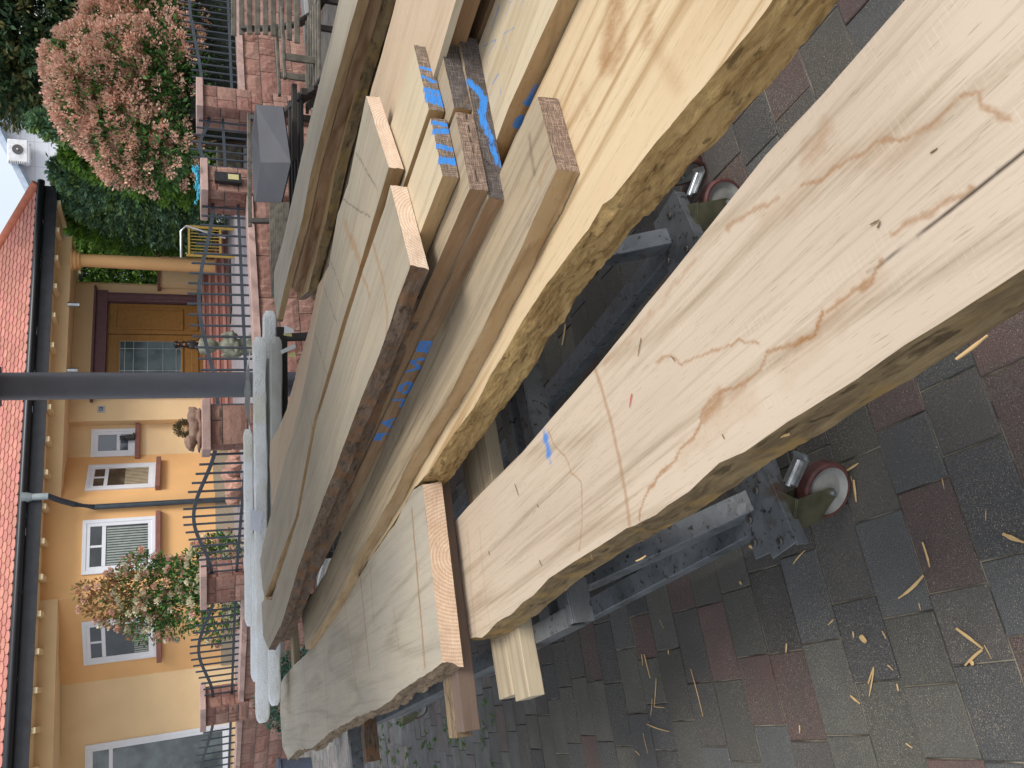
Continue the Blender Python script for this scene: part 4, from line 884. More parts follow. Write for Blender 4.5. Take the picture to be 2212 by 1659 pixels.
# eaves
E0 = Vector((4.32, 19.69)); E1 = Vector((-9.5, 14.8)); eu = (E1-E0).normalized(); en = Vector((eu.y, -eu.x)); en = en if en.y > 0 else -en
mb = MB(); mb.prism([E0, E1, E1+en*1.2, E0+en*1.2], ZE+.03, ZE+.07); hp(mb, 'soffit', M_SOF)
mb = MB(); x = 0; L = (E1-E0).length; r_ = random.Random(5)
while x < L:
    mb.prism([E0+eu*x-en*(.02+r_.uniform(0, .006)), E0+eu*(x+.1505)-en*.018, E0+eu*(x+.1505)+en*.01, E0+eu*x+en*.01], ZE, ZE+.24+r_.uniform(-.005, .005)); x += .15
hp(mb, 'slate_fascia', M_SLATE)
mb = MB(); mb.tube([Vector((*(E0-eu*.08-en*.09), ZE+.3)), Vector((*(E1-en*.09), ZE+.3))], .075, 12); hp(mb, 'gutter', M_GUT, smooth=True)
mb = MB(); mb.bar(Vector((*(E0-en*.02), ZE+.12)), Vector((*(E0+en*4.5), ZE+.12)), .03, .3); hp(mb, 'side_fascia', M_SLATE)
for k in range(21):
    P = E0+eu*(.35+.66*k)+en*.12; mb = MB(); mb.prism([P-eu*.05-en*.1, P+eu*.05-en*.1, P+eu*.05+en*.9, P-eu*.05+en*.9], ZE-.07, ZE+.02); hp(mb, 'rafter_end', M_SOF)
# roof with rounded plain tiles
RS = math.radians(38); mb = MB(); rc = random.Random(6); tw = .205; rh_ = .2
def RP(s, d, lift=0): P = E0+eu*s+en*(d*math.cos(RS)-.06); return Vector((P.x, P.y, ZE+.36+d*math.sin(RS)))+lift*Vector((-en.x*math.sin(RS), -en.y*math.sin(RS), math.cos(RS)))
base_ = MB(); base_.add([RP(0, 0, -.02), RP(L, 0, -.02), RP(L, 4, -.02), RP(2.9, 4, -.02)], [(0, 1, 2, 3)]); hp(base_, 'roof_deck', simple('roof_underlay', (.1, .04, .03), .9))
for j in range(15):
    d0 = j*rh_*.72; i = 0
    while True:
        s0 = i*tw+(j % 2)*tw/2-.05; i += 1
        if s0 > L: break
        if s0 < d0*.74-.05: continue
        q = rc.uniform(.85, 1.12); col = (.52*q, .235*q*rc.uniform(.92, 1.08), .19*q); vs = []; g = .004
        prof = [(g, .12), (g, .055), (tw*.12, .022), (tw*.3, .003), (tw*.5, 0-.004), (tw*.7, .003), (tw*.88, .022), (tw-g, .055), (tw-g, .12), (tw-g, rh_+.04), (g, rh_+.04)]
        for dd in (.032, .014):
            for a_, b_ in prof: vs.append(RP(s0+a_, d0+b_, dd*(1-.7*b_/rh_)))
        n_ = len(prof); mb.add(vs, [tuple(range(n_)), tuple(range(2*n_-1, n_-1, -1))]+[(k, (k+1) % n_, n_+(k+1) % n_, n_+k) for k in range(n_)], 0, col)
hp(mb, 'roof', M_RT, colors=True)
mb = MB(); mb.tube([RP(-.02, 0, .03), RP(2.95, 4., .03)], .1, 10); hp(mb, 'hip_tiles', simple('hip_tile', (.5, .16, .09), .8), smooth=True)
# windows
def onwall(k1, k2, X, Y): return PL(X, Y, V[k1], V[k2])
def window(k1, k2, Yl, Yr, z0, z1, name='window', sill=True, split=None, mull=None, blind=None, gmat=None, ymid=None, depth=.12, fw_=.07):
    a = onwall(k1, k2, 300, Yl); b = onwall(k1, k2, 300, Yr); a.z = b.z = 0; u_ = (b-a).normalized(); W = (b-a).length; n_ = Vector((u_.y, -u_.x, 0)); n_ = n_ if n_.y < 0 else -n_
    e = bpy.data.objects.new(name, None); COL.objects.link(e); e.location = (a+b)/2+Vector((0, 0, z0)); relto(e, hz); bpy.context.view_layer.update()
    fr = MB(); d_ = -.0
    def q(x0, x1, za, zb, o0, o1, m): m.prism([a+u_*x0+n_*o0, a+u_*x1+n_*o0, a+u_*x1+n_*o1, a+u_*x0+n_*o1], za, zb)
    rv = MB(); q(-.0, W, z0, z1, .003, .006, rv); sub(rv.build('reveal', M_WIN), e)
    for t0, o in ((0, .03), (fw_*.95, .018)):
        x0, x1, za, zb = t0, W-t0, z0+t0, z1-t0; f_ = fw_
        q(x0, x0+f_, za, zb, .004, o+.01, fr); q(x1-f_, x1, za, zb, .004, o+.01, fr); q(x0+f_, x1-f_, za, za+f_, .004, o+.0095, fr); q(x0+f_, x1-f_, zb-f_, zb, .004, o+.0095, fr)
    i0 = 2*fw_
    if split: zs = z1-(z1-z0)*split; q(i0, W-i0, zs-.035, zs+.035, .004, .026, fr)
    if split and mull: q(W*mull-.022, W*mull+.022, zs+.035, z1-i0, .004, .025, fr)
    sub(fr.build('frame', M_WIN, bevel=.004), e)
    g = MB(); q(i0-.01, W-i0+.01, z0+i0-.01, z1-i0+.01, .007, .012, g); sub(g.build('pane', gmat or M_GL), e)
    if blind:
        bl = MB(); zt = zs-.05 if split else z1-i0; zt = z0+(zt-z0)*blind[0]; x = i0+.01
        while x < W-i0-.03: q(x, x+.03, z0+i0, zt, .0125, .016, bl); x += .05
        sub(bl.build('blind', simple('pleated_blind', blind[1], .8)), e)
    if sill:
        s_ = MB(); q(-.09, W+.09, z0-.1, z0-.005, .004, .13, s_); sub(s_.build('sill', M_SAND, bevel=.01), e)
    return e
def kz(k1, k2, X, Y): return onwall(k1, k2, X, Y).z
w1 = window('ain', 'dr', 985, 932-6, kz('ain', 'dr', 292, 955), kz('ain', 'dr', 197, 955), split=.62, gmat=glassm('blue_glass', (.12, .15, .2), .05))
window('b1', 'ain', 1056, 1003, kz('b1', 'ain', 336, 1030), kz('b1', 'ain', 188, 1030), split=.28, mull=.5, blind=(.66, (.42, .35, .23)), gmat=glassm('amber_glass', (.16, .11, .07), .06))
window('rR', 'b1', 1232, 1117, kz('rR', 'b1', 336, 1170), kz('rR', 'b1', 178, 1170), split=.29, mull=.5, blind=(1., (.30, .34, .31)))
window('rC', 'rR', 1421, 1330, kz('rC', 'rR', 337, 1375), kz('rC', 'rR', 178, 1375), split=.28, mull=.5, blind=(.45, (.3, .32, .28)))
window('wl', 'rC', 1800, 1592, YZ+.12, kz('wl', 'rC', 184, 1620), split=.17, sill=False, gmat=M_GLG, name='french_door')
# door
a = onwall('ain', 'dr', 300, 868); b = onwall('ain', 'dr', 300, 652); a.z = b.z = 0; u_ = (b-a).normalized(); W = (b-a).length; n_ = Vector((u_.y, -u_.x, 0)); n_ = n_ if n_.y < 0 else -n_
zth = kz('ain', 'dr', 437, 700); ztop = kz('ain', 'dr', 203, 760)
def q(m, x0, x1, za, zb, o0, o1): m.prism([a+u_*x0+n_*o0, a+u_*x1+n_*o0, a+u_*x1+n_*o1, a+u_*x0+n_*o1], za, zb)
pr = MB(); q(pr, -.55, W+.30, YZ, ZC+.03, .002, .25); hp(pr, 'wall_panel', M_B)
sr = MB(); q(sr, -.0, .22, zth, ztop-.28, .252, .40); q(sr, W-.22, W, zth, ztop-.28, .252, .40); q(sr, -.04, W+.04, ztop-.28, ztop-.05, .252, .42); q(sr, -.12, W+.12, ztop-.05, ztop, .252, .50)
q(sr, .06, .16, zth, ztop-.28, .402, .43); q(sr, W-.16, W-.06, zth, ztop-.28, .402, .43)
hp(sr, 'door_surround', M_PLUM, bevel=.01)
DO = wood_('door_wood', (.25, .125, .035), (.13, .06, .018), ring=5, ringstr=.35, yscale=6, dust=0, saw=0, blotch=.2, rough=.4)
def dd(m, x0, x1, za, zb, o0, o1): q(m, x0, x1, za, zb, .25+o0, .25+o1)
de = bpy.data.objects.new('front_door', None); COL.objects.link(de); de.location = a+Vector((0, 0, zth)); relto(de, hz); bpy.context.view_layer.update()
xs = .24+(W-.48)*.62; m = MB(); dd(m, .24, xs-.012, zth, ztop-.3, .004, .06); dd(m, xs+.012, W-.24, zth, ztop-.3, .004, .06)
for za, zb, x0, x1 in ((zth+.1, zth+.25, .34, xs-.1), (zth+.1, zth+.25, xs+.1, W-.32)): dd(m, x0, x1, za, zb, .062, .085)
for x0, x1, za, zb in ((.38, xs-.14, zth+.42, ztop-.5), (xs+.12, W-.36, zth+.42, ztop-.42)):
    for c in ((x0, x0+.05, za, zb), (x1-.05, x1, za, zb), (x0+.05, x1-.05, za, za+.05), (x0+.05, x1-.05, zb-.05, zb)): dd(m, *c, .062, .085)
sub(m.build('leaf', DO, bevel=.006), de)
m = MB(); dd(m, .43, xs-.19, zth+.47, ztop-.55, .062, .07); sub(m.build('pane', glassm('leaded_glass', (.10, .13, .14), .08)), de)
m = MB(); x0, x1, za, zb = .43, xs-.19, zth+.47, ztop-.55
for f in (.0, .2, .8, 1): xx = x0+(x1-x0)*f; dd(m, xx-.006, xx+.006, za, zb, .071, .077)
for f in (0, .08, .3, .55, .78, .92, 1): zz = za+(zb-za)*f; dd(m, x0, x1, zz-.006, zz+.006, .0711, .0771)
sub(m.build('leading', simple('lead', (.45, .47, .47), .3, .6)), de)
m = MB(); c0 = a+u_*(xs-.02-.14+.06)+n_*.36; c0 = a+u_*.33+n_*.36
m.tube([c0+Vector((0, 0, zth+.95)), c0+Vector((0, 0, zth+1.3))], .014, 8); m.tube([c0-n_*.06+Vector((0, 0, zth+1.0)), c0+Vector((0, 0, zth+1.0))], .012, 8); m.tube([c0-n_*.06+Vector((0, 0, zth+1.25)), c0+Vector((0, 0, zth+1.25))], .012, 8)
sub(m.build('handle', CHR), de)
# steps
M_STEP = simple('red_step_stone', (.37, .175, .135), .8, var=.12, bump=.2); M_STEPF = simple('red_riser_stone', (.27, .115, .09), .8, var=.12)
stp = MB(); rs = MB(); ns = 4; hgt = (zth-YZ)/ns
for k in range(ns):
    o1 = 1.75-.32*k; z_ = YZ+hgt*(k+1); q(stp, -.95, W+.9, z_-.05, z_, .25, o1+.02); q(rs, -.94, W+.89, z_-hgt-.001+(0 if k else .001), z_-.0505, .25, o1)
hp(stp, 'step_slabs', M_STEP, bevel=.01); hp(rs, 'step_risers', M_STEPF)
m = MB(); q(m, W*.35, W*.35+1.3, YZ+.004, YZ+.02, 2.0, 2.7); tag(m.build('doormat', simple('dark_mat', (.02, .022, .026), .9)), 'dark doormat lying at the foot of the red steps', 'doormat')
# porch column
m = MB(); cpos = Vector((2.78, 19.75, 0)); m.lathe([(.165, YZ), (.165, YZ+.02), (.16, YZ+.3), (.15, YZ+1.9), (.14, ZC-.2), (.19, ZC-.16), (.17, ZC-.13), (.21, ZC-.09), (.21, ZC-.03), (.24, ZC-.03), (.24, ZC)], cpos, 28); hp(m, 'porch_column', M_O, smooth=True)
m = MB(); q(m, W+.22, W+.95, YZ, kz('ain', 'dr', 348, 600), .3, .55); hp(m, 'parapet', M_B)
m = MB(); q(m, W+.15, W+1.0, kz('ain', 'dr', 348, 600), kz('ain', 'dr', 342, 600), .26, .6); hp(m, 'parapet_coping', M_SAND)
# ceiling lamps
for Yp in (658, 800):
    p = PY(160, Yp, 19.3 if Yp < 700 else 18.9); m = MB(); m.lathe([(.055, ZC-.2), (.055, ZC+.03)], (p.x, p.y, 0), 16); tag(m.build('porch_lamp', CHR, smooth=True), 'cylindrical steel lamp under the porch ceiling, the %s one' % ('right' if Yp < 700 else 'left'), 'lamp', 'porch lamps')
# house number plate
p = a-u_*.28+n_*.26; hn = empty('house_number', (p.x, p.y, kz('ain', 'dr', 222, 875)), 'small grey house number plate beside the door surround', 'sign'); hn.rotation_euler = (0, 0, math.atan2(u_.y, u_.x))
m = MB(); m.box((0, 0, 0), (.15, .012, .15)); o = m.build('plate', simple('grey_plate', (.4, .42, .42), .5)); o.parent = hn
m = MB(); m.box((-.025, -.008, 0), (.014, .005, .08)); m.box((.02, -.008, .03), (.05, .005, .014)); m.box((.02, -.008, 0), (.05, .005, .014)); m.box((.02, -.008, -.03), (.05, .005, .014)); m.box((.04, -.008, 0), (.012, .005, .07)); o = m.build('digits', M_GUT); o.parent = hn
# downpipe
m = MB(); Y0 = 1092
P0 = PL(85, 1073, E0-en*.09, E1-en*.09); s1 = onwall('rR', 'b1', 200, 1094); s2 = onwall('rR', 'b1', 500, 1078)
wn = Vector((-.31, .95, 0)); 
pp = [Vector((P0.x, P0.y, ZE+.25)), Vector((P0.x, P0.y, ZE-.02)), Vector((P0.x, P0.y, ZE-.12)), Vector((P0.x, P0.y, ZE-.2)).lerp(Vector((s1.x, s1.y-.1, ZE-.45)), .35), Vector((P0.x, P0.y, ZE-.3)).lerp(Vector((s1.x, s1.y-.1, ZE-.6)), .7), Vector((s1.x, s1.y-.1, ZE-.85)), Vector((s1.x, s1.y-.1, ZE-1.1)), Vector((s1.x, s1.y-.1, YZ))]
m.tube(pp, .055, 14); hp(m, 'downpipe', simple('anthracite_pipe', (.05, .065, .08), .4, .2), smooth=True)
m = MB(); m.tube([pp[0]+Vector((0, 0, .06)), pp[0]-Vector((0, 0, .1))], [.12, .07], 14); m.tube([pp[0]-Vector((0, 0, .1)), pp[2]], .066, 14); hp(m, 'downpipe_outlet', simple('zinc_outlet', (.3, .35, .36), .5), smooth=True)

# ================================================================== garden plants
def leafmat(name, c1, c2, c3=None, f=.35):
    t = NT(name); a = t.attr('col').outputs['Color']; n = t.noise(t.tc, 5, 3); t.p.inputs['Subsurface Weight'].default_value = 0
    c = t.mix(t.rng(n, .35, .65, 0, .5), a, t.mix(.5, a, c1)); m = t.fin(c, .55, spec=.35)
    tr = t.n('ShaderNodeBsdfTranslucent'); t.l(c, tr.inputs[0]); ms = t.n('ShaderNodeMixShader'); ms.inputs[0].default_value = .25
    t.l(t.p.outputs[0], ms.inputs[1]); t.l(tr.outputs[0], ms.inputs[2]); t.l(ms.outputs[0], t.o.inputs[0]); return m
M_LF = leafmat('leaf', (.05, .1, .02), (.1, .2, .05)); M_BK = simple('bark_brown', (.09, .06, .04), .9, bump=.6)
def leaves(name, P, D, size, cols_, asp=2.2, r_=None, mat=None, parent=None, droop=0):
    n = len(P); r_ = r_ or rng; D = D/np.linalg.norm(D, axis=1)[:, None]; R = r_.normal(size=(n, 3)); S = np.cross(D, R); S /= np.linalg.norm(S, axis=1)[:, None]+1e-9
    sz = (size if np.ndim(size) else np.full(n, size))*r_.uniform(.7, 1.3, n); l = sz[:, None]; w_ = l/asp; N_ = np.cross(D, S)
    v = np.stack([P, P+D*l*.45+S*w_*.5+N_*l*.06, P+D*l, P+D*l*.45-S*w_*.5+N_*l*.06], 1).reshape(-1, 3)
    f = np.arange(4*n).reshape(-1, 4); me = bpy.data.meshes.new(name); me.vertices.add(4*n); me.vertices.foreach_set('co', v.ravel().astype(np.float32))
    me.loops.add(4*n); me.loops.foreach_set('vertex_index', f.ravel().astype(np.int32)); me.polygons.add(n); me.polygons.foreach_set('loop_start', (np.arange(n)*4).astype(np.int32)); me.polygons.foreach_set('loop_total', np.full(n, 4, np.int32)); me.update(calc_edges=True)
    C = np.asarray(cols_, float); ci = C[r_.integers(0, len(C), n)] if C.ndim == 2 and len(C) != n else C; ci = ci*r_.uniform(.75, 1.3, (n, 1)); c4 = np.ones((n, 4)); c4[:, :3] = ci; c4 = np.repeat(c4, 4, 0)
    at = me.color_attributes.new('col', 'FLOAT_COLOR', 'POINT'); at.data.foreach_set('color', c4.astype(np.float32).ravel()); me.materials.append(mat or M_LF)
    o = bpy.data.objects.new(name, me); COL.objects.link(o)
    if parent: relto(o, parent)
    return o
def blobpts(n, c, r, r_, shell=.45):
    d = r_.normal(size=(n, 3)); d /= np.linalg.norm(d, axis=1)[:, None]; q = shell+(1-shell)*r_.random(n)**.7; return np.array(c)+d*q[:, None]*np.array(r), d
def crownpts(lumps, n, r_, shell=.6):
    vol = np.array([l[1][0]*l[1][1]+l[1][0]*l[1][2] for l in lumps]); vol = vol/vol.sum(); P = []; D = []
    for (c, r), f in zip(lumps, vol): p, d = blobpts(int(n*f)+1, c, r, r_, shell); P.append(p); D.append(d)
    return np.concatenate(P), np.concatenate(D)
def trunk(e, base, tips, r0=.06):
    mb = MB(); b = Vector(base)
    for t_ in tips:
        t_ = Vector(t_); mid = b.lerp(t_, .5)+Vector((rr.uniform(-.1, .1), rr.uniform(-.1, .1), .1)); mb.tube([b, b.lerp(mid, .6), mid, t_], [r0, r0*.75, r0*.55, r0*.2], 7)
    relto(mb.build('trunk', M_BK), e)
GREEN = [(.05, .13, .03), (.08, .20, .045), (.12, .27, .06), (.04, .09, .03)]; PINK = [(.70, .38, .29), (.78, .48, .37), (.64, .33, .25), (.76, .53, .41), (.68, .45, .33)]; CREAM = [(.74, .68, .5), (.66, .58, .42)]
def photinia(name, label, lumps, base, nleaf, nfl, seed, yy, pinkz, top=None, lsz=.07, fsz=.1, cream=-.2, lowf=.28, redleaf=.25):
    e = empty(name, base, label, 'shrub'); bpy.context.view_layer.update(); r_ = np.random.default_rng(seed)
    P, D = crownpts(lumps, nleaf, r_, .55); z = P[:, 2]; red = r_.random(len(P)) < np.clip((z-pinkz)/1.2, 0, 1)*redleaf*2+.05
    C = np.array(GREEN)[r_.integers(0, 4, len(P))]; C[red] = np.array([(.34, .13, .07), (.28, .14, .05), (.2, .16, .05)])[r_.integers(0, 3, red.sum())]
    leaves('foliage', P, D+r_.normal(size=D.shape)*.6+np.array((0, 0, .25)), lsz, C, r_=r_, parent=e)
    # domed flower heads: clusters of tiny florets, pink where still in bud
    Pc, Dc = crownpts(lumps, nfl, r_, .93); keep = ((Pc[:, 2] > pinkz) | (r_.random(len(Pc)) < lowf)) & (Dc[:, 1] < .25); Pc, Dc = Pc[keep], Dc[keep]
    FP_, FD, FC = [], [], []
    for p, d in zip(Pc, Dc):
        k = 46; dd_ = r_.normal(size=(k, 3)); dd_ /= np.linalg.norm(dd_, axis=1)[:, None]; dd_ = dd_+d*.4; FP_.append(p+d*.02+dd_*fsz*np.array((.8, .8, .55))*r_.uniform(.4, 1., (k, 1))); FD.append(dd_+d)
        cr_ = CREAM if (p[2] < pinkz+cream and r_.random() < .5) else PINK; q = r_.uniform(.8, 1.2); FC.append(np.array([cr_[i] for i in r_.integers(0, len(cr_), k)])*q)
    if FP_: leaves('flower_heads', np.concatenate(FP_), np.concatenate(FD), .037, np.concatenate(FC), asp=1.1, r_=r_, parent=e)
    trunk(e, base, [(c[0], c[1], c[2]) for c, r in lumps[:6]], .05); return e
def lump(X, Y, y, rx, rz, ry=None): p = PY(X, Y, y); return ((p.x, p.y, p.z), (rx, ry or rx*.8, rz))
photinia('photinia_shrub', 'big shrub covered in salmon pink flower heads beside the gate',
   [lump(215, 215, 12.9, .75, .6), lump(190, 150, 13.2, .6, .55), lump(275, 300, 12.6, .62, .5), lump(300, 180, 12.9, .9, .7), lump(330, 70, 13.3, .8, .8), lump(255, 70, 13.4, .6, .5), lump(345, 330, 12.4, .55, .5), lump(375, 200, 13., 1.1, .6), lump(300, 355, 12.5, .38, .42), lump(150, 130, 13.2, .3, .3), lump(245, 10, 13.6, .45, .4), lump(330, 5, 13.6, .7, .6), lump(160, 190, 13.1, .35, .32), lump(235, 275, 12.8, .35, .3)],
   (3.8, 13.1, YZ), 19000, 2200, 31, 13, H+.55, lsz=.085, fsz=.125, redleaf=.1, cream=-1.2)
photinia('photinia_shrub', 'loose shrub with cream flower heads and reddish shoots in front of the white windows',
   [lump(330, 1275, 14.3, .62, .55), lump(380, 1290, 14.2, .66, .5), lump(280, 1290, 14.3, .5, .5), lump(235, 1300, 14.4, .33, .4), lump(420, 1240, 14., .45, .4), lump(470, 1270, 13.9, .9, .5), lump(320, 1340, 14.2, .4, .4), lump(480, 1200, 13.8, .4, .35), lump(205, 1275, 14.4, .18, .35), lump(300, 1215, 14.3, .22, .3)],
   (-3.55, 14.2, YZ), 8000, 260, 33, 14, H+.5, lsz=.075, fsz=.07, redleaf=.7, cream=1.0, lowf=1.)
def conifer(label, X, Y0, Y1y, yd, hw, ztop, seed, cols_, n=16000, lsz=.12, name='conifer_tree', spread=.55, zb=YZ, tips=None, shape=1., lob=None, cat='tree', skirts=True):
    p = PY(X, Y0, yd); e = empty(name, (p.x, yd, zb), label, cat); bpy.context.view_layer.update(); r_ = np.random.default_rng(seed); Ps = []; Ds = []; Cs = []
    nb = n//26
    for i in range(nb):
        f = r_.random()**.8; z = zb+.1+f*(ztop-zb-.1); R = hw*(1-f**shape)**.75*(.85+.3*r_.random())+.05; a_ = r_.uniform(0, 2*np.pi); o = np.array((np.cos(a_), np.sin(a_), 0)); L_ = R
        s_ = r_.uniform(.45, 1., 26); q = np.array((p.x, yd, z))+o*(s_*L_)[:, None]; q[:, 2] += spread*(s_-.7)*(.4 if f > .7 else -.25)+r_.normal(size=26)*.03; side_ = np.array((-o[1], o[0], 0)); q += side_*(r_.normal(size=26)*.09*(1+R*.3))[:, None]
        Ps.append(q); Ds.append(o+np.array((0, 0, .35 if f > .6 else .0))+r_.normal(size=(26, 3))*.45); Cs.append(np.tile(np.array(cols_)[r_.integers(0, len(cols_))], (26, 1))*r_.uniform(.7, 1.3))
    leaves('foliage', np.concatenate(Ps), np.concatenate(Ds), lsz, np.concatenate(Cs), asp=2.6, r_=r_, parent=e)
    mb = MB(); mb.tube([(p.x, yd+.1, zb), (p.x, yd+.1, zb+(ztop-zb)*.5), (p.x, yd+.1, ztop-.1)], [.10, .06, .02], 8); relto(mb.build('trunk', M_BK), e); return e
SPR = [(.07, .13, .065), (.05, .10, .05), (.13, .16, .06), (.24, .22, .09)]; THU = [(.16, .32, .04), (.24, .42, .06), (.12, .24, .05), (.07, .15, .04)]; BLU = [(.13, .24, .13), (.18, .32, .19), (.09, .17, .09), (.22, .34, .10)]
def ztop_at(X, Y, y): return PY(X, Y, y).z
conifer('tall dark spruce with brownish cones behind the pink shrub, at the corner', 60, 35, 0, 17.5, 1.85, 11.5, 1, SPR, n=210000, lsz=.15, shape=4.)
conifer('spruce with drooping branches between the pink shrub and the white building', 60, 125, 0, 18.5, .9, 5.2, 2, SPR, n=12000, lsz=.10)
conifer('loose blue-green conifer in front of the white building', 150, 270, 0, 16.5, 1.1, ztop_at(70, 268, 16.5), 3, BLU, n=11000, lsz=.11, shape=.8)
for i, (Yc, Xt, hw, colr, lb) in enumerate(((330, 135, .95, THU, 'bright green thuja touching the pink shrub'), (375, 110, .9, BLU, 'feathery blue-green thuja left of the pink shrub'), (420, 118, .95, BLU, 'dark feathery thuja right of the roof corner'), (470, 122, .9, THU, 'dense thuja below the roof corner'), (515, 118, .9, THU, 'bright green thuja right of the porch column'), (565, 112, .9, THU, 'bright green thuja behind the porch column'), (610, 118, .9, THU, 'bright green thuja behind the porch parapet'))):
    yd = 22.6+.3*i if i > 3 else 17.5+i*1.2
    conifer(lb, 200, Yc, 0, yd, hw*yd/19, ztop_at(Xt, Yc, yd), 10+i, colr, n=17000, lsz=.11, name='thuja', shape=3., spread=.2)
# dark hedge behind the right railing
hd = empty('hedge', (5.9, 14.5, YZ), 'dark low hedge behind the railing at the right', 'hedge'); bpy.context.view_layer.update(); r_ = np.random.default_rng(77)
P = np.stack([r_.uniform(3.8, 8.4, 15000), r_.uniform(-.35, .35, 15000), YZ+.95*r_.random(15000)**.8], 1); P[:, 1] += 11.7+(P[:, 0]-3.2)*.52+.5
leaves('foliage', P, r_.normal(size=P.shape)+np.array((0, -.6, .3)), .075, [(.03, .06, .02), (.045, .09, .025), (.02, .04, .015)], r_=r_, parent=hd)
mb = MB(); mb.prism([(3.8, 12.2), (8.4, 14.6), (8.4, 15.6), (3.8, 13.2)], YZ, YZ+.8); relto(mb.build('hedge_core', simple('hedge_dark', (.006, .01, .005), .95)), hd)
# small juniper in front of the wall
jp = G(600, 1500, .3); jc = (-3.5, 9.3, .0); je = empty('juniper', jc, 'low blue-green juniper growing at the foot of the wall', 'shrub'); bpy.context.view_layer.update(); r_ = np.random.default_rng(9)
P, D = crownpts([((jc[0], jc[1], .5), (.42, .38, .46)), ((jc[0]-.2, jc[1], .35), (.28, .3, .33)), ((jc[0]+.28, jc[1]-.1, .4), (.3, .3, .4))], 12000, r_, .5)
leaves('foliage', P, D+r_.normal(size=D.shape)*.7, .035, [(.03, .085, .065), (.045, .12, .09), (.02, .06, .045)], r_=r_, parent=je); trunk(je, (jc[0], jc[1], 0), [(jc[0], jc[1], .4)], .02)
# weeds in the joints
wd = MB(); r_2 = random.Random(12)
for k in range(360):
    if k < 260: x, y = r_2.uniform(-3.7, -1.7), r_2.uniform(4.2, 7.6)
    else: x = r_2.uniform(1.2, 5); y = 11.2+(x-3)*.45-.6-r_2.uniform(0, .25)
    for m_ in range(5):
        a_ = r_2.uniform(0, 6.3); l_ = r_2.uniform(.015, .04); wd.add([(x, y, 0), (x+math.cos(a_)*l_+.008, y+math.sin(a_)*l_, .02), (x+math.cos(a_)*l_*1.3, y+math.sin(a_)*l_*1.3, .012), (x+math.cos(a_)*l_-.008, y+math.sin(a_)*l_, .02)], [(0, 1, 2, 3)], 0, (.08, .17, .02))
tag(wd.build('weeds', M_LF, colors=True), kind='stuff')

_p = NT('translucent_roof_sheet'); _tr = _p.n('ShaderNodeBsdfTranslucent'); _tr.inputs[0].default_value = (.85, .86, .85, 1); _ms = _p.n('ShaderNodeMixShader'); _ms.inputs[0].default_value = .45
_p.fin((.6, .6, .58), .6); _p.l(_p.p.outputs[0], _ms.inputs[1]); _p.l(_tr.outputs[0], _ms.inputs[2]); _p.l(_ms.outputs[0], _p.o.inputs[0]); M_POLY = _p.m
M_LUMB = simple('rafter_wood', (.3, .2, .11), .7)
# ================================================================== things in front of the wall
# carport column
m = empty('carport_post', (.012, 7.0, 0), 'thick round grey steel post standing behind the wrapped bars', 'post'); mb = MB(); mb.lathe([(.105, 0), (.105, 2.95)], (0, 0, 0), 40)
o = mb.build('shaft', simple('grey_painted_steel', (.135, .135, .16), .45, .1, var=.1, sc=5, bump=.15, bsc=200), smooth=True); o.parent = m
mb = MB(); mb.box((0, 0, .008), (.3, .3, .016)); o = mb.build('base_plate', ZN, bevel=.002); o.parent = m; mb = MB(); mb.box((0, -.1, 2.94), (.3, .5, .02)); o = mb.build('head_plate', simple('dark_bracket', (.05, .05, .06), .5)); o.parent = m
# carport roof carried by the post (above the picture): timber beams under a translucent sheet, unseen, sized to tune the shade below
cr_ = empty('carport_roof', (-1.6, 4.4, 2.95), 'unseen pale sheet roof of the carport, sized to shade the timber', 'roof')
mb = MB(); mb.box((1.6, 0, .16), (6.0, 5.4, .04)); o = mb.build('roof_sheet', M_POLY); o.parent = cr_
for k in range(6): mb = MB(); mb.box((-1.2+1.1*k, 0, .07), (.08, 5.3, .14)); o = mb.build('rafter', M_LUMB); o.parent = cr_
# wrapped white bars: long profiles in bubble wrap
def wrapm():
    t = NT('bubble_wrap'); v = t.tc; vo = t.vor(v, 75); n = t.noise(v, 9, 4)
    c = t.mix(t.rng(n, .35, .65), (.84, .85, .83), (.9, .92, .94)); c = t.mix(t.rng(t.noise(v, 2.5, 2), .55, .7, 0, .4), c, (.72, .66, .42))
    return t.fin(c, .22, t.bump(t.math('ADD', vo, n), .6, .006), spec=.6)
M_WR = wrapm(); M_WR2 = simple('grey_foam_profile', (.47, .47, .44), .35, var=.12, sc=6, bump=.3, bsc=90)
def wrapped(X, Ya, Yb, y, w_, h_, label, mat, dz=0): 
    w_ *= 1.25; h_ *= 1.3
    a_ = PY(X, Ya, y); b_ = PY(X, Yb, y); z_ = (a_.z+b_.z)/2+dz; L_ = b_.x-a_.x; e = empty('wrapped_bar', ((a_.x+b_.x)/2, y, z_), label, 'wrapped bar', 'wrapped bars'); mb = MB(); n = int(abs(L_)/.03); vs = []; fs = []; r_ = random.Random(int(X*7)); K = 12
    for i in range(n+1):
        x = -L_/2+L_*i/n; en_ = min(1, min(i, n-i)/3+.55)
        for k in range(K):
            t_ = 2*math.pi*k/K; cx = math.copysign(abs(math.cos(t_))**.45, math.cos(t_)); sx = math.copysign(abs(math.sin(t_))**.45, math.sin(t_)); j = 1+.05*float(fnoise(x*7, k*.9+X, 3, 2)); vs.append((x, cx*w_/2*en_*j, sx*h_/2*en_*j))
    for i in range(n):
        for k in range(K): fs.append((i*K+k, i*K+(k+1) % K, (i+1)*K+(k+1) % K, (i+1)*K+k))
    fs += [tuple(range(K))[::-1], tuple(n*K+k for k in range(K))]; mb.add(vs, fs); o = mb.build('wrapping', mat, smooth=True); o.parent = e
    return e
wrapped(585, 672, 1390, 6.55, .10, .085, 'wrapped bar reaching furthest to the right, pale foam with a taped end', M_WR)
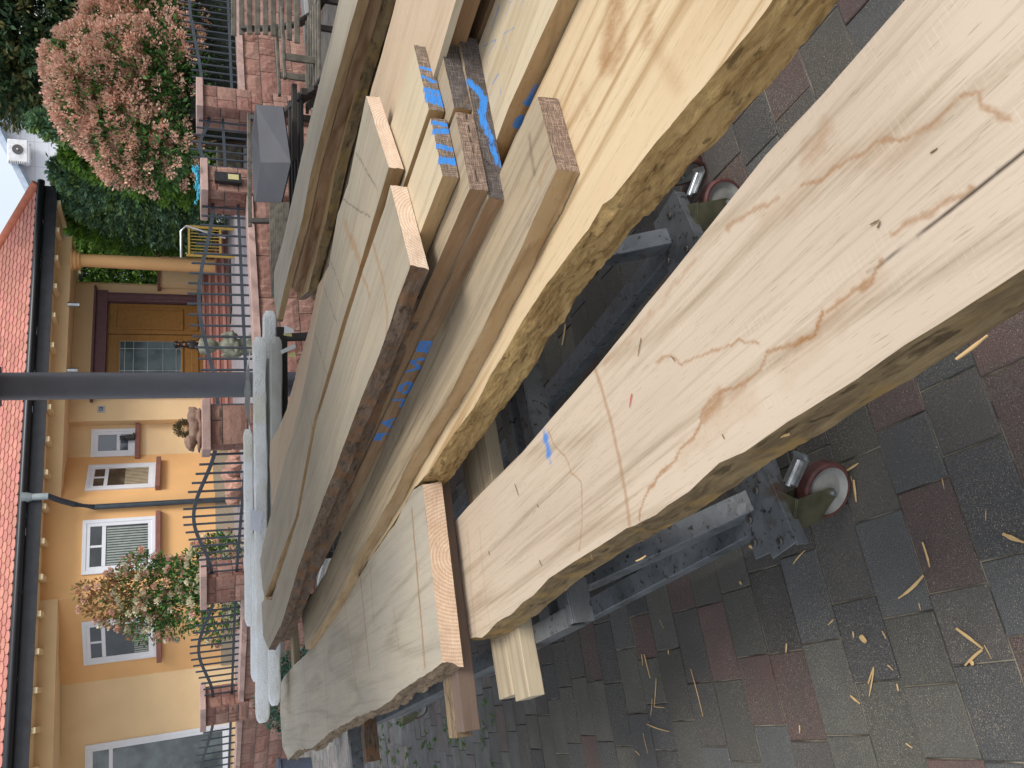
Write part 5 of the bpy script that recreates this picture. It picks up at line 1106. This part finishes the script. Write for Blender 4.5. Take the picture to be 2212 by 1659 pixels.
wrapped(566, 728, 1395, 6.28, .08, .075, 'wrapped bar with the yellow tape loop at its right end', M_WR, dz=.01)
wrapped(575, 775, 1470, 6.37, .06, .06, 'thin wrapped bar squeezed in the middle of the bundle', M_WR2, dz=-.01)
wrapped(598, 728, 1420, 6.2, .07, .07, 'grey wrapped bar lowest at the front of the bundle', M_WR2)
wrapped(541, 927, 1350, 6.42, .10, .055, 'short flat bubble-wrapped bar on top of the bundle', M_WR, dz=.012)
wrapped(552, 1150, 1470, 6.4, .09, .06, 'white wrapped bar reaching the middle of the left end', M_WR)
wrapped(566, 1200, 1558, 6.3, .10, .08, 'white wrapped bar reaching furthest to the left', M_WR)
wrapped(592, 1340, 1522, 6.15, .07, .07, 'short wrapped bar low at the left end of the bundle', M_WR)
mb = MB(); A = PY(533, 745, 6.45); 
vs = []; fs = []
for i in range(13):
    for k in range(5):
        x = A.x-.05-.62*i/12; hh = (.005+.05*math.sin(math.pi*i/12)**1.1)*(1-k/4)+.03; vs.append((x, 6.38+.04*k, 1.235-.06-.045+hh+.012*float(fnoise(i*.7, k, 3, 2))))
for i in range(12):
    for k in range(4): j = i*5+k; fs.append((j, j+1, j+6, j+5))
mb.add(vs, fs); tag(mb.build('plastic_sheet', M_WR, smooth=True), 'crumpled bubble wrap sheet bulging up over the wrapped bars', 'plastic wrap')
# papers
def sheet(name, cs, label, col, cat='paper'):
    mb = MB(); n_ = Vector((0, -.002, .0006)); mb.add([*cs, *[c+n_ for c in cs]], [(0, 1, 2, 3), (7, 6, 5, 4), (0, 4, 5, 1), (1, 5, 6, 2), (2, 6, 7, 3), (3, 7, 4, 0)]); tag(mb.build(name, simple(name+'_m', col, .7, var=.04)), label, cat)
sheet('delivery_note', [PY(541, 1100, 6.14), PY(568, 1106, 6.12), PY(560, 1150, 6.12), PY(541, 1143, 6.14)], 'white delivery note hanging over the front of the wrapped bars', (.70, .72, .82))
sheet('label_tag', [PY(614, 702, 6.1), PY(634, 711, 6.08), PY(636, 718, 6.08), PY(614, 721, 6.1)], 'white paper tag behind the tip of the light grey plank', (.7, .72, .74))
sheet('label_tag', [PY(606, 757, 6.1), PY(637, 742, 6.08), PY(640, 751, 6.08), PY(608, 765, 6.1)], 'white paper tag on the grey wrapped bar', (.62, .64, .62))
sheet('yellow_tag', [PY(612, 721, 6.12), PY(630, 720, 6.1), PY(631, 727, 6.1), PY(614, 725, 6.12)], 'yellow tag next to the tip of the light grey plank', (.65, .6, .25))
sheet('yellow_tag', [PY(622, 765, 6.12), PY(637, 760, 6.1), PY(639, 772, 6.1), PY(622, 770, 6.12)], 'yellow tag below the white tag on the grey wrapped bar', (.65, .6, .25))
sheet('bar_code_label', [PY(590, 996, 6.15), PY(601, 996, 6.15), PY(600, 1028, 6.15), PY(589, 1028, 6.15)], 'white bar code label with a yellow strip on the lowest bar', (.68, .68, .6))
# dark trestles under the bars and the long stack
M_DK = simple('dark_stained_wood', (.026, .02, .016), .6, var=.3, sc=12, bump=.3); M_WGR = simple('weathered_grey_wood', (.13, .115, .09), .85, var=.4, sc=14, bump=.5, bsc=90)
def trestle(x, y, w_, z1, label, mat, dy=.35):
    e = empty('trestle', (x, y, 0), label, 'trestle', 'dark wooden trestles'); 
    def pt(nm, fn): mb = MB(); fn(mb); o = mb.build(nm, mat, bevel=.003); o.parent = e
    pt('top_beam', lambda m: m.bar((-w_/2, 0, z1-.05), (w_/2, 0, z1-.05), .09, .08))
    for sx in (-1, 1):
        for sy in (-1, 1): pt('leg', lambda m: m.bar((sx*(w_/2-.08), sy*.03, z1-.09), (sx*(w_/2-.02), sy*dy, 0), .05, .05))
        pt('stretcher', lambda m: m.bar((sx*(w_/2-.05), -dy*.62, z1*.4), (sx*(w_/2-.05), dy*.62, z1*.4), .03, .06))
    pt('long_stretcher', lambda m: m.bar((-w_/2+.05, 0, z1*.42), (w_/2-.05, 0, z1*.42), .03, .06))
trestle(.0, 6.35, .9, .99, 'dark trestle under the right end of the wrapped bars', M_DK); trestle(-1.5, 6.4, .5, .95, 'dark trestle under the left end of the wrapped bars', M_DK)
trestle(.72, 4.4, .9, .86, 'dark trestle under the far end of the long plank stack', M_DK); trestle(1.3, 2.5, .9, .86, 'dark trestle under the near end of the long plank stack', M_DK)
# wooden loungers with curved slats
def slatted(label, c, rz, back_slats, seat_slats, wid, mat, lid=None):
    e = empty('slatted_lounger', c, label, 'lounger', 'wooden slatted loungers'); e.rotation_euler = (0, 0, rz)
    def pt(nm, fn, mt=mat, **k): mb = MB(); fn(mb); o = mb.build(nm, mt, bevel=.006, **k); o.parent = e
    for i, (y, z, tl) in enumerate(back_slats+seat_slats):
        M = Matrix.Rotation(tl, 3, 'X'); pt('slat', lambda m: m.box((0, y, z), (wid, .065, .028), M=M))
    return e, pt
cL = PY(640, 20, 8.4)
bs = [(.02+.05*k*k*.16, .98-.078*k, math.radians(80-5*k)) for k in range(8)]
ss = [(-.22-.085*k, .40-.008*k, math.radians(6)) for k in range(6)]
e, pt = slatted('weathered slatted lounger at the right in front of the wall', (4.45, 8.9, 0), 0, [], [], 1.6, M_WGR)
for i in range(9):
    xl = 3.80-.035*i-4.45; zz = 1.12-.072*i; yy = .25-.10*i*.9+.012*(i-4)**2*.6
    pt('slat', lambda m: m.box(((xl+1.0)/2, yy-.1, zz), (1.0-xl, .028, .055)))
for i in range(6): pt('slat', lambda m: m.box((-1.15+.02*i, -.42-.085*i, .44-.012*i), (.95, .062, .03)))
for yy in (-.25, -.75): pt('arm_rest', lambda m: m.bar((-1.42, yy, .70), (-.70, yy+.05, .72), .07, .03)); pt('arm_post', lambda m: m.bar((-1.20, yy, .69), (-1.20, yy, .40), .03, .07, up=(1, 0, 0)))
for xx in (-1.45, -.62, .6):
    pt('side_frame', lambda m: [m.bar(p_, q_, .035, .09) for p_, q_ in zip([(xx, .12, 1.05), (xx, .0, .75), (xx, -.2, .5), (xx, -.5, .38)], [(xx, .0, .75), (xx, -.2, .5), (xx, -.5, .38), (xx, -.95, .34)])] if xx > -1 else m.bar((xx, -.3, .4), (xx, -.95, .36), .035, .08), M_DK)
    for yy in (-.85, -.2): pt('leg', lambda m: m.bar((xx, yy, .4), (xx, yy, 0), .05, .06, up=(1, 0, 0)), M_DK)
e, pt = slatted('dark slatted lounger carrying the grey metal sheet', (2.36, 8.75, 0), math.radians(0), [], [(-.45+.085*k, .60-.02*abs(k-4), 0) for k in range(9)], 1.25, M_DK)
for sx in (-.56, .56):
    pt('side_frame', lambda m: [m.bar(p_, q_, .05, .10) for p_, q_ in zip([(sx, .4, .95), (sx, .3, .72), (sx, .05, .6), (sx, -.4, .52)], [(sx, .3, .72), (sx, .05, .6), (sx, -.4, .52), (sx, -.75, .40)])])
    for yy in (-.6, .2): pt('leg', lambda m: m.bar((sx, yy, .55), (sx, yy, 0), .06, .07, up=(1, 0, 0)))
pt('arm_rest', lambda m: m.bar((-.62, .42, .97), (.62, .42, .97), .06, .04), M_WGR); pt('arm_rest', lambda m: m.bar((-.1, -.5, .60), (.66, -.5, .60), .08, .05), M_DK)
# bent metal sheet on it
mb = MB(); yS = 8.35; t1 = [PY(X, Y, yS-dy) for X, Y, dy in ((553, 226, .0), (563, 351, .14), (552, 436, .0))]; t2 = [PY(X, Y, yS-dy) for X, Y, dy in ((611, 230, .28), (628, 351, .42), (608, 437, .28))]; t0 = [PY(X, Y, yS+.3-dy) for X, Y, dy in ((552, 226, .0), (542, 300, .1), (548, 432, .0))]
vs = t0+t1+t2; vs += [v+Vector((0, .012, -.012)) for v in vs]; fs = [(0, 1, 4, 3), (1, 2, 5, 4), (3, 4, 7, 6), (4, 5, 8, 7)]; fs += [tuple(9+i for i in f[::-1]) for f in fs]; rim = [0, 1, 2, 5, 8, 7, 6, 3]; fs += [(rim[i], rim[(i+1) % 8], 9+rim[(i+1) % 8], 9+rim[i]) for i in range(8)]
mb.add(vs, fs); tag(mb.build('metal_sheet', simple('anthracite_sheet', (.055, .055, .062), .42, .25, var=.12, sc=3)), 'folded dark grey metal sheet lying on the slatted lounger', 'metal sheet')
gp_ = MB()
for k in range(7): A = PY(585+k*6, 440, 8.2-.03*k); B = PY(590+k*2.4, 640, 7.9-.03*k); gp_.bar(A, B, .05, .03)
tag(gp_.build('slat_bundle', M_WGR), 'grooved grey boards lying left of the metal sheet', 'boards')
# bucket far left
m = G(660, 1640, 0); TUB = G(672, 1668, 0); bk = empty('plant_tub', (TUB.x, TUB.y, 0), 'blue-grey plastic tub beside the wall at the left', 'tub'); mb = MB(); mb.lathe([(.2, 0), (.25, .42), (.27, .43), (.27, .46), (.25, .46), (.24, .44), (.19, .05), (.001, .05)], (0, 0, 0), 32); o = mb.build('body', simple('blue_grey_plastic', (.06, .075, .11), .45), smooth=True); o.parent = bk
mb = MB(); mb.tube([(-.27, 0, .44), (-.34, 0, .42), (-.34, .0, .56)], .012, 8); o = mb.build('handle', M_GUT); o.parent = bk

# ================================================================== terrace ornaments
def blob(name, parts, mat, vox=.012):
    bm = bmesh.new()
    for p in parts:
        c, r = p[0], p[1]; M = Matrix.Translation(c) @ (p[2].to_matrix().to_4x4() if len(p) > 2 else Matrix.Identity(4)) @ Matrix.Diagonal((*r, 1)); bmesh.ops.create_icosphere(bm, subdivisions=3, radius=1, matrix=M)
    me = bpy.data.meshes.new(name); bm.to_mesh(me); bm.free(); me.materials.append(mat); o = bpy.data.objects.new(name, me); COL.objects.link(o)
    md = o.modifiers.new('r', 'REMESH'); md.mode = 'VOXEL'; md.voxel_size = vox; md.use_smooth_shade = True; s_ = o.modifiers.new('s', 'SMOOTH'); s_.iterations = 4; return o
V3 = Vector
M_SST = simple('lion_sandstone', (.22, .14, .10), .9, var=.3, sc=14, bump=.8, bsc=40); M_ANT = simple('mossy_stone', (.15, .155, .115), .8, var=.5, sc=12, bump=.5, bsc=40)
x, y = WP['p3']; z = 1.487
o = blob('stone_lion', [(V3((.0, 0, .09)), (.16, .08, .08)), (V3((.12, 0, .1)), (.09, .085, .1)), (V3((-.13, -.02, .15)), (.075, .07, .085)), (V3((-.17, -.04, .15)), (.05, .05, .05)), (V3((-.2, -.045, .12)), (.03, .03, .025)), (V3((-.13, -.07, .03)), (.09, .025, .028)), (V3((-.15, .05, .03)), (.09, .025, .028)), (V3((.13, -.08, .03)), (.07, .025, .03)), (V3((-.13, -.05, .22)), (.02, .015, .025)), (V3((-.1, .04, .22)), (.02, .015, .025)), (V3((0, 0, .01)), (.21, .11, .02)), (V3((.2, .02, .12)), (.02, .02, .07))], M_SST); o.location = (x, y, z); o.scale = (1.05, 1.05, .68); o.rotation_euler = (0, 0, .15); tag(o, 'reclining stone lion on top of the middle pillar', 'statue')
o = blob('dog_statue', [(V3((0, 0, .22)), (.1, .12, .2)), (V3((0, -.02, .42)), (.07, .08, .12)), (V3((0, -.05, .56)), (.068, .08, .07)), (V3((0, -.14, .53)), (.035, .06, .035)), (V3((-.065, -.02, .57)), (.02, .025, .045)), (V3((.065, -.02, .57)), (.02, .025, .045)), (V3((-.06, -.11, .16)), (.03, .035, .16)), (V3((.06, -.11, .16)), (.03, .035, .16)), (V3((-.09, .02, .07)), (.06, .13, .08)), (V3((.09, .02, .07)), (.06, .13, .08)), (V3((0, -.14, .02)), (.1, .06, .02))], simple('black_and_tan', (.015, .012, .011), .5, var=.3)); p = PY(445, 745, 18.6); o.location = (p.x, 18.9, zth-.02-hgt*.0); o.location.z = zth-.01; o.location.y = 19.2; o.location.x = p.x*19.2/18.6; tag(o, 'black dog figure sitting at the top of the steps before the door', 'statue')
M_TAN = simple('tan_coat', (.3, .13, .05), .6)
for nm, q_, r_ in (('chest_patch', (0, -.115, .40), (.03, .025, .035)), ('muzzle_patch', (0, -.19, .525), (.022, .02, .02)), ('leg_patch', (-.06, -.14, .1), (.022, .02, .07)), ('leg_patch', (.06, -.14, .1), (.022, .02, .07))):
    ct = blob(nm, [(V3(q_), r_)], M_TAN, vox=.008); ct.parent = o
o = blob('cherub_statue', [(V3((0, 0, .16)), (.12, .1, .14)), (V3((0, 0, .34)), (.11, .085, .13)), (V3((0, 0, .47)), (.045, .045, .05)), (V3((0, -.01, .58)), (.085, .09, .1)), (V3((0, .03, .62)), (.1, .095, .09)), (V3((-.12, -.03, .34)), (.04, .05, .12)), (V3((.12, -.05, .36)), (.04, .06, .1)), (V3((.06, -.13, .33)), (.1, .035, .035)), (V3((-.06, -.13, .28)), (.08, .035, .035)), (V3((-.08, -.1, .1)), (.055, .12, .055)), (V3((.08, -.1, .1)), (.055, .12, .055)), (V3((-.06, .02, .66)), (.04, .04, .04)), (V3((.06, .0, .66)), (.04, .04, .04)), (V3((0, 0, .02)), (.16, .15, .03))], M_ANT); p = PY(520, 748, 10.6); o.location = (p.x, 10.6, YZ); o.rotation_euler = (0, 0, .3); o.scale = (1.05,)*3; tag(o, 'weathered curly-haired cherub sitting on the terrace behind the railing', 'statue')
# round planter with a small plant behind the lion
pt_ = empty('planter', (PY(420, 925, 16).x, 16.0, YZ), 'terracotta planter on a stone stand behind the lion', 'planter'); mb = MB(); zt = PY(408, 925, 16).z-YZ
mb.lathe([(.3, 0), (.3, zt-.45), (.16, zt-.42), (.2, zt-.3), (.32, zt-.06), (.40, zt-.05), (.40, zt), (.34, zt), (.3, zt-.04), (.001, zt-.05)], (0, 0, 0), 32); o = mb.build('bowl', M_SAND, smooth=True); o.parent = pt_; bpy.context.view_layer.update()
P, D = blobpts(1500, (pt_.location.x, 16, YZ+zt+.06), (.16, .16, .2), np.random.default_rng(4)); leaves('plant', P, D, .04, [(.16, .1, .06), (.12, .1, .04)], parent=pt_)
# rockery stones by the downpipe
rk = MB()
for i in range(13):
    r_ = random.Random(i); p = PY(508+r_.uniform(-14, 8), 985+i*8+r_.uniform(-5, 5), 15.5+r_.uniform(-.6, .6)); bm = bmesh.new(); bmesh.ops.create_icosphere(bm, subdivisions=2, radius=.2*r_.uniform(.6, 1.1)); 
    for v_ in bm.verts: v_.co *= 1+.35*float(vnoise(v_.co.x*9+i, v_.co.y*9+v_.co.z*7, i))
    me = bpy.data.meshes.new('rock'); bm.to_mesh(me); bm.free(); me.materials.append(simple('pink_rock', (.42, .23, .17), .9, var=.3, sc=9, bump=.7) if i == 0 else bpy.data.materials['pink_rock']); o = bpy.data.objects.new('rock', me); COL.objects.link(o); o.location = (p.x, p.y, max(YZ+.08, p.z-.1)); tag(o, ['rough pink rock closest to the red steps in the rockery', 'pink rock second from the red steps in the rockery'][i] if i < 2 else ('rough pink rock closest to the downpipe in the rockery' if i == 12 else 'rough pink rock in the middle of the rockery by the downpipe'), 'rock', 'rocks in the rockery')
# brass balustrade and handrail beyond the steps
br_ = empty('brass_balustrade', (PY(450, 525, 16.6).x, 16.6, YZ), 'brass coloured balustrade right of the porch column', 'balustrade'); bpy.context.view_layer.update(); M_BR = simple('brass', (.5, .33, .08), .4, .4, var=.1)
zt, zb_ = PY(408, 500, 16.6).z, PY(485, 500, 16.6).z; x0, x1 = PY(450, 553, 16.6).x, PY(450, 492, 16.6).x
for nm, fn in (('frame', lambda m: (m.bar((x0, 16.6, zt), (x1, 16.6, zt), .04, .04), m.bar((x0, 16.6, zb_+.08), (x1, 16.6, zb_+.08), .04, .04), m.bar((x0, 16.6, YZ), (x0, 16.6, zt+.05), .05, .05, up=(1, 0, 0)), m.bar((x1, 16.6, YZ), (x1, 16.6, zt+.05), .05, .05, up=(1, 0, 0)))), ('bars', lambda m: [m.bar((x0+(x1-x0)*k/9, 16.6, zb_+.1), (x0+(x1-x0)*k/9, 16.6, zt-.02), .015, .015, up=(1, 0, 0)) for k in range(1, 9)])):
    mb = MB(); fn(mb); relto(mb.build(nm, M_BR), br_)
mb = MB(); mb.tube([(x0-.1, 16.3, zt+.14), (x1-.15, 16.3, zt+.14), (x1-.05, 16.3, zt+.05), (x0+.3, 16.2, zb_)], .022, 8); tag(mb.build('handrail', CHR, smooth=True), 'bent stainless handrail above the brass balustrade', 'handrail')
# wood pile and boulder seen through the gate
lg = empty('stone_trough', (PY(500, 345, 14).x, 14, YZ), 'rough stone trough seen through the garden gate', 'trough'); bpy.context.view_layer.update(); mb = MB(); mb.box(lg.location+Vector((0, 0, .2)), (.75, .5, .4)); relto(mb.build('body', simple('rough_stone', (.24, .2, .14), .95, var=.5, sc=12, bump=.9, bsc=18), bevel=.04), lg)
mb = MB(); p = PY(505, 285, 15); mb.box((p.x, 15, YZ+.25), (.4, .4, .5)); tag(mb.build('yellow_pot', simple('yellow_glaze', (.5, .42, .06), .4), bevel=.05), 'yellow plant pot seen through the garden gate', 'pot')
p = PY(392, 958, 6); 
# cat figure on the small window sill
s_ = onwall('ain', 'dr', 290, 946); o = blob('cat_figure', [(V3((0, 0, .1)), (.07, .06, .12)), (V3((0, -.01, .24)), (.05, .05, .05)), (V3((-.03, 0, .29)), (.014, .012, .028)), (V3((.03, 0, .29)), (.014, .012, .028)), (V3((.02, 0, .02)), (.09, .07, .03))], simple('dark_bronze', (.03, .035, .035), .5), vox=.01); o.location = (s_.x+.02, s_.y-.12, kz('ain', 'dr', 292, 955)); tag(o, 'small dark cat figure on the sill of the smallest window', 'figurine')

# ================================================================== white neighbouring building with air conditioner
bl = empty('white_building', (11, 36, YZ), 'white hall with a shallow gable roof behind the conifers', 'building'); bpy.context.view_layer.update()
yb = 34.; A = PY(14, 280, yb); Bl = PY(60, 480, yb+3); Br = PY(62, 150, yb-2)
def mclad():
    t = NT('white_cladding'); b_ = t.n('ShaderNodeTexBrick'); m = t.n('ShaderNodeMapping'); t.l(t.tc, m.inputs[0]); m.inputs['Rotation'].default_value = (math.radians(90), 0, 0); t.l(m.outputs[0], b_.inputs[0]); b_.inputs['Scale'].default_value = .55; b_.inputs['Mortar Size'].default_value = .006; b_.inputs['Color1'].default_value = (.74, .77, .82, 1); b_.inputs['Color2'].default_value = (.76, .79, .83, 1); b_.inputs['Mortar'].default_value = (.55, .58, .62, 1); b_.offset = 0; return t.fin(b_.outputs[0], .6)
mb = MB(); x_r, x_l = PY(90, 60, yb).x, PY(60, 560, yb).x; za = PY(10, 285, yb).z; zr = PY(66, 160, yb).z; zl_ = PY(60, 400, yb).z; slope_r = (za-zr)/(PY(66, 160, yb).x-PY(10, 285, yb).x); xa = PY(10, 285, yb).x
sl_l = (za-PY(57, 378, yb).z)/(xa-PY(57, 378, yb).x)
pr_ = [(x_l, YZ), (x_r, YZ), (x_r, za-slope_r*(x_r-xa)), (xa, za), (x_l, za-sl_l*(xa-x_l))]
vs = [(a_, yb, b_) for a_, b_ in pr_]+[(a_, yb+14, b_) for a_, b_ in pr_]; mb.add(vs, [(0, 1, 2, 3, 4), (9, 8, 7, 6, 5), (0, 5, 6, 1), (1, 6, 7, 2), (4, 9, 5, 0)]); relto(mb.build('wall', mclad()), bl)
mb = MB()
for (a_, b_), (c_, d_) in ((pr_[3], pr_[2]), (pr_[4], pr_[3])):
    mb.add([(a_, yb-.35, b_+.02), (c_, yb-.35, d_+.02), (c_, yb+14.3, d_+.02), (a_, yb+14.3, b_+.02), (a_, yb-.35, b_+.3), (c_, yb-.35, d_+.3), (c_, yb+14.3, d_+.3), (a_, yb+14.3, b_+.3)], [(0, 1, 2, 3), (4, 7, 6, 5), (0, 4, 5, 1), (1, 5, 6, 2), (2, 6, 7, 3), (3, 7, 4, 0)])
relto(mb.build('roof', simple('blue_grey_roof', (.5, .58, .68), .5)), bl)
mb = MB()
for (a_, b_), (c_, d_) in ((pr_[3], pr_[2]), (pr_[4], pr_[3])): mb.bar((a_, yb-.4, b_+.02), (c_, yb-.4, d_+.02), .06, .1)
relto(mb.build('roof_edge', simple('dark_edge', (.12, .15, .19), .5)), bl)
p = PY(45, 338, yb-.5); acs = PY(40, 328, yb-.5); q0, q1 = PY(42, 302, yb-.4), PY(67, 358, yb-.4)
ac = empty('air_conditioner', ((q0.x+q1.x)/2, yb-.35, (PY(43, 330, yb-.4).z+PY(68, 330, yb-.4).z)/2), 'white outdoor air conditioning unit on the white gable wall', 'air conditioner'); w_ = abs(q0.x-q1.x)*.95; h_ = abs(PY(22, 330, yb-.4).z-PY(66, 330, yb-.4).z); ac.location.z = (PY(22, 330, yb-.4).z+PY(66, 330, yb-.4).z)/2; ac.location.z = (PY(22, 330, yb).z+PY(66, 330, yb).z)/2
def ap(nm, fn, mt, **k): mb = MB(); fn(mb); o = mb.build(nm, mt, **k); o.parent = ac
ap('housing', lambda m: m.box((0, 0, 0), (w_, .35, h_)), simple('ac_white', (.78, .78, .78), .4), bevel=.03)
ap('fan_grille', lambda m: m.lathe([(h_*.27, 0), (h_*.27, .03), (h_*.24, .035), (h_*.05, .03), (h_*.04, .03)], (w_*.08, -.178, 0), 28, axis=Vector((0, -1, 0))), simple('fan_dark', (.1, .09, .09), .6))
ap('fan_hub', lambda m: m.lathe([(h_*.06, 0), (h_*.05, .05)], (w_*.08, -.2, 0), 16, axis=Vector((0, -1, 0))), simple('hub_pale', (.6, .55, .5), .5))
ap('vent_slots', lambda m: [m.box((-w_*.47, -.178, -h_*.4+h_*.09*k), (w_*.12, .01, h_*.03)) for k in range(10)], simple('slot_dark', (.1, .1, .11), .6))
ap('bracket', lambda m: (m.bar((-w_*.35, .1, -h_*.5), (-w_*.35, -.1, -h_*.62), .04, .04), m.bar((w_*.35, .1, -h_*.5), (w_*.35, -.1, -h_*.62), .04, .04), m.box((0, 0, -h_*.53), (w_*.9, .3, .04))), M_WIN)
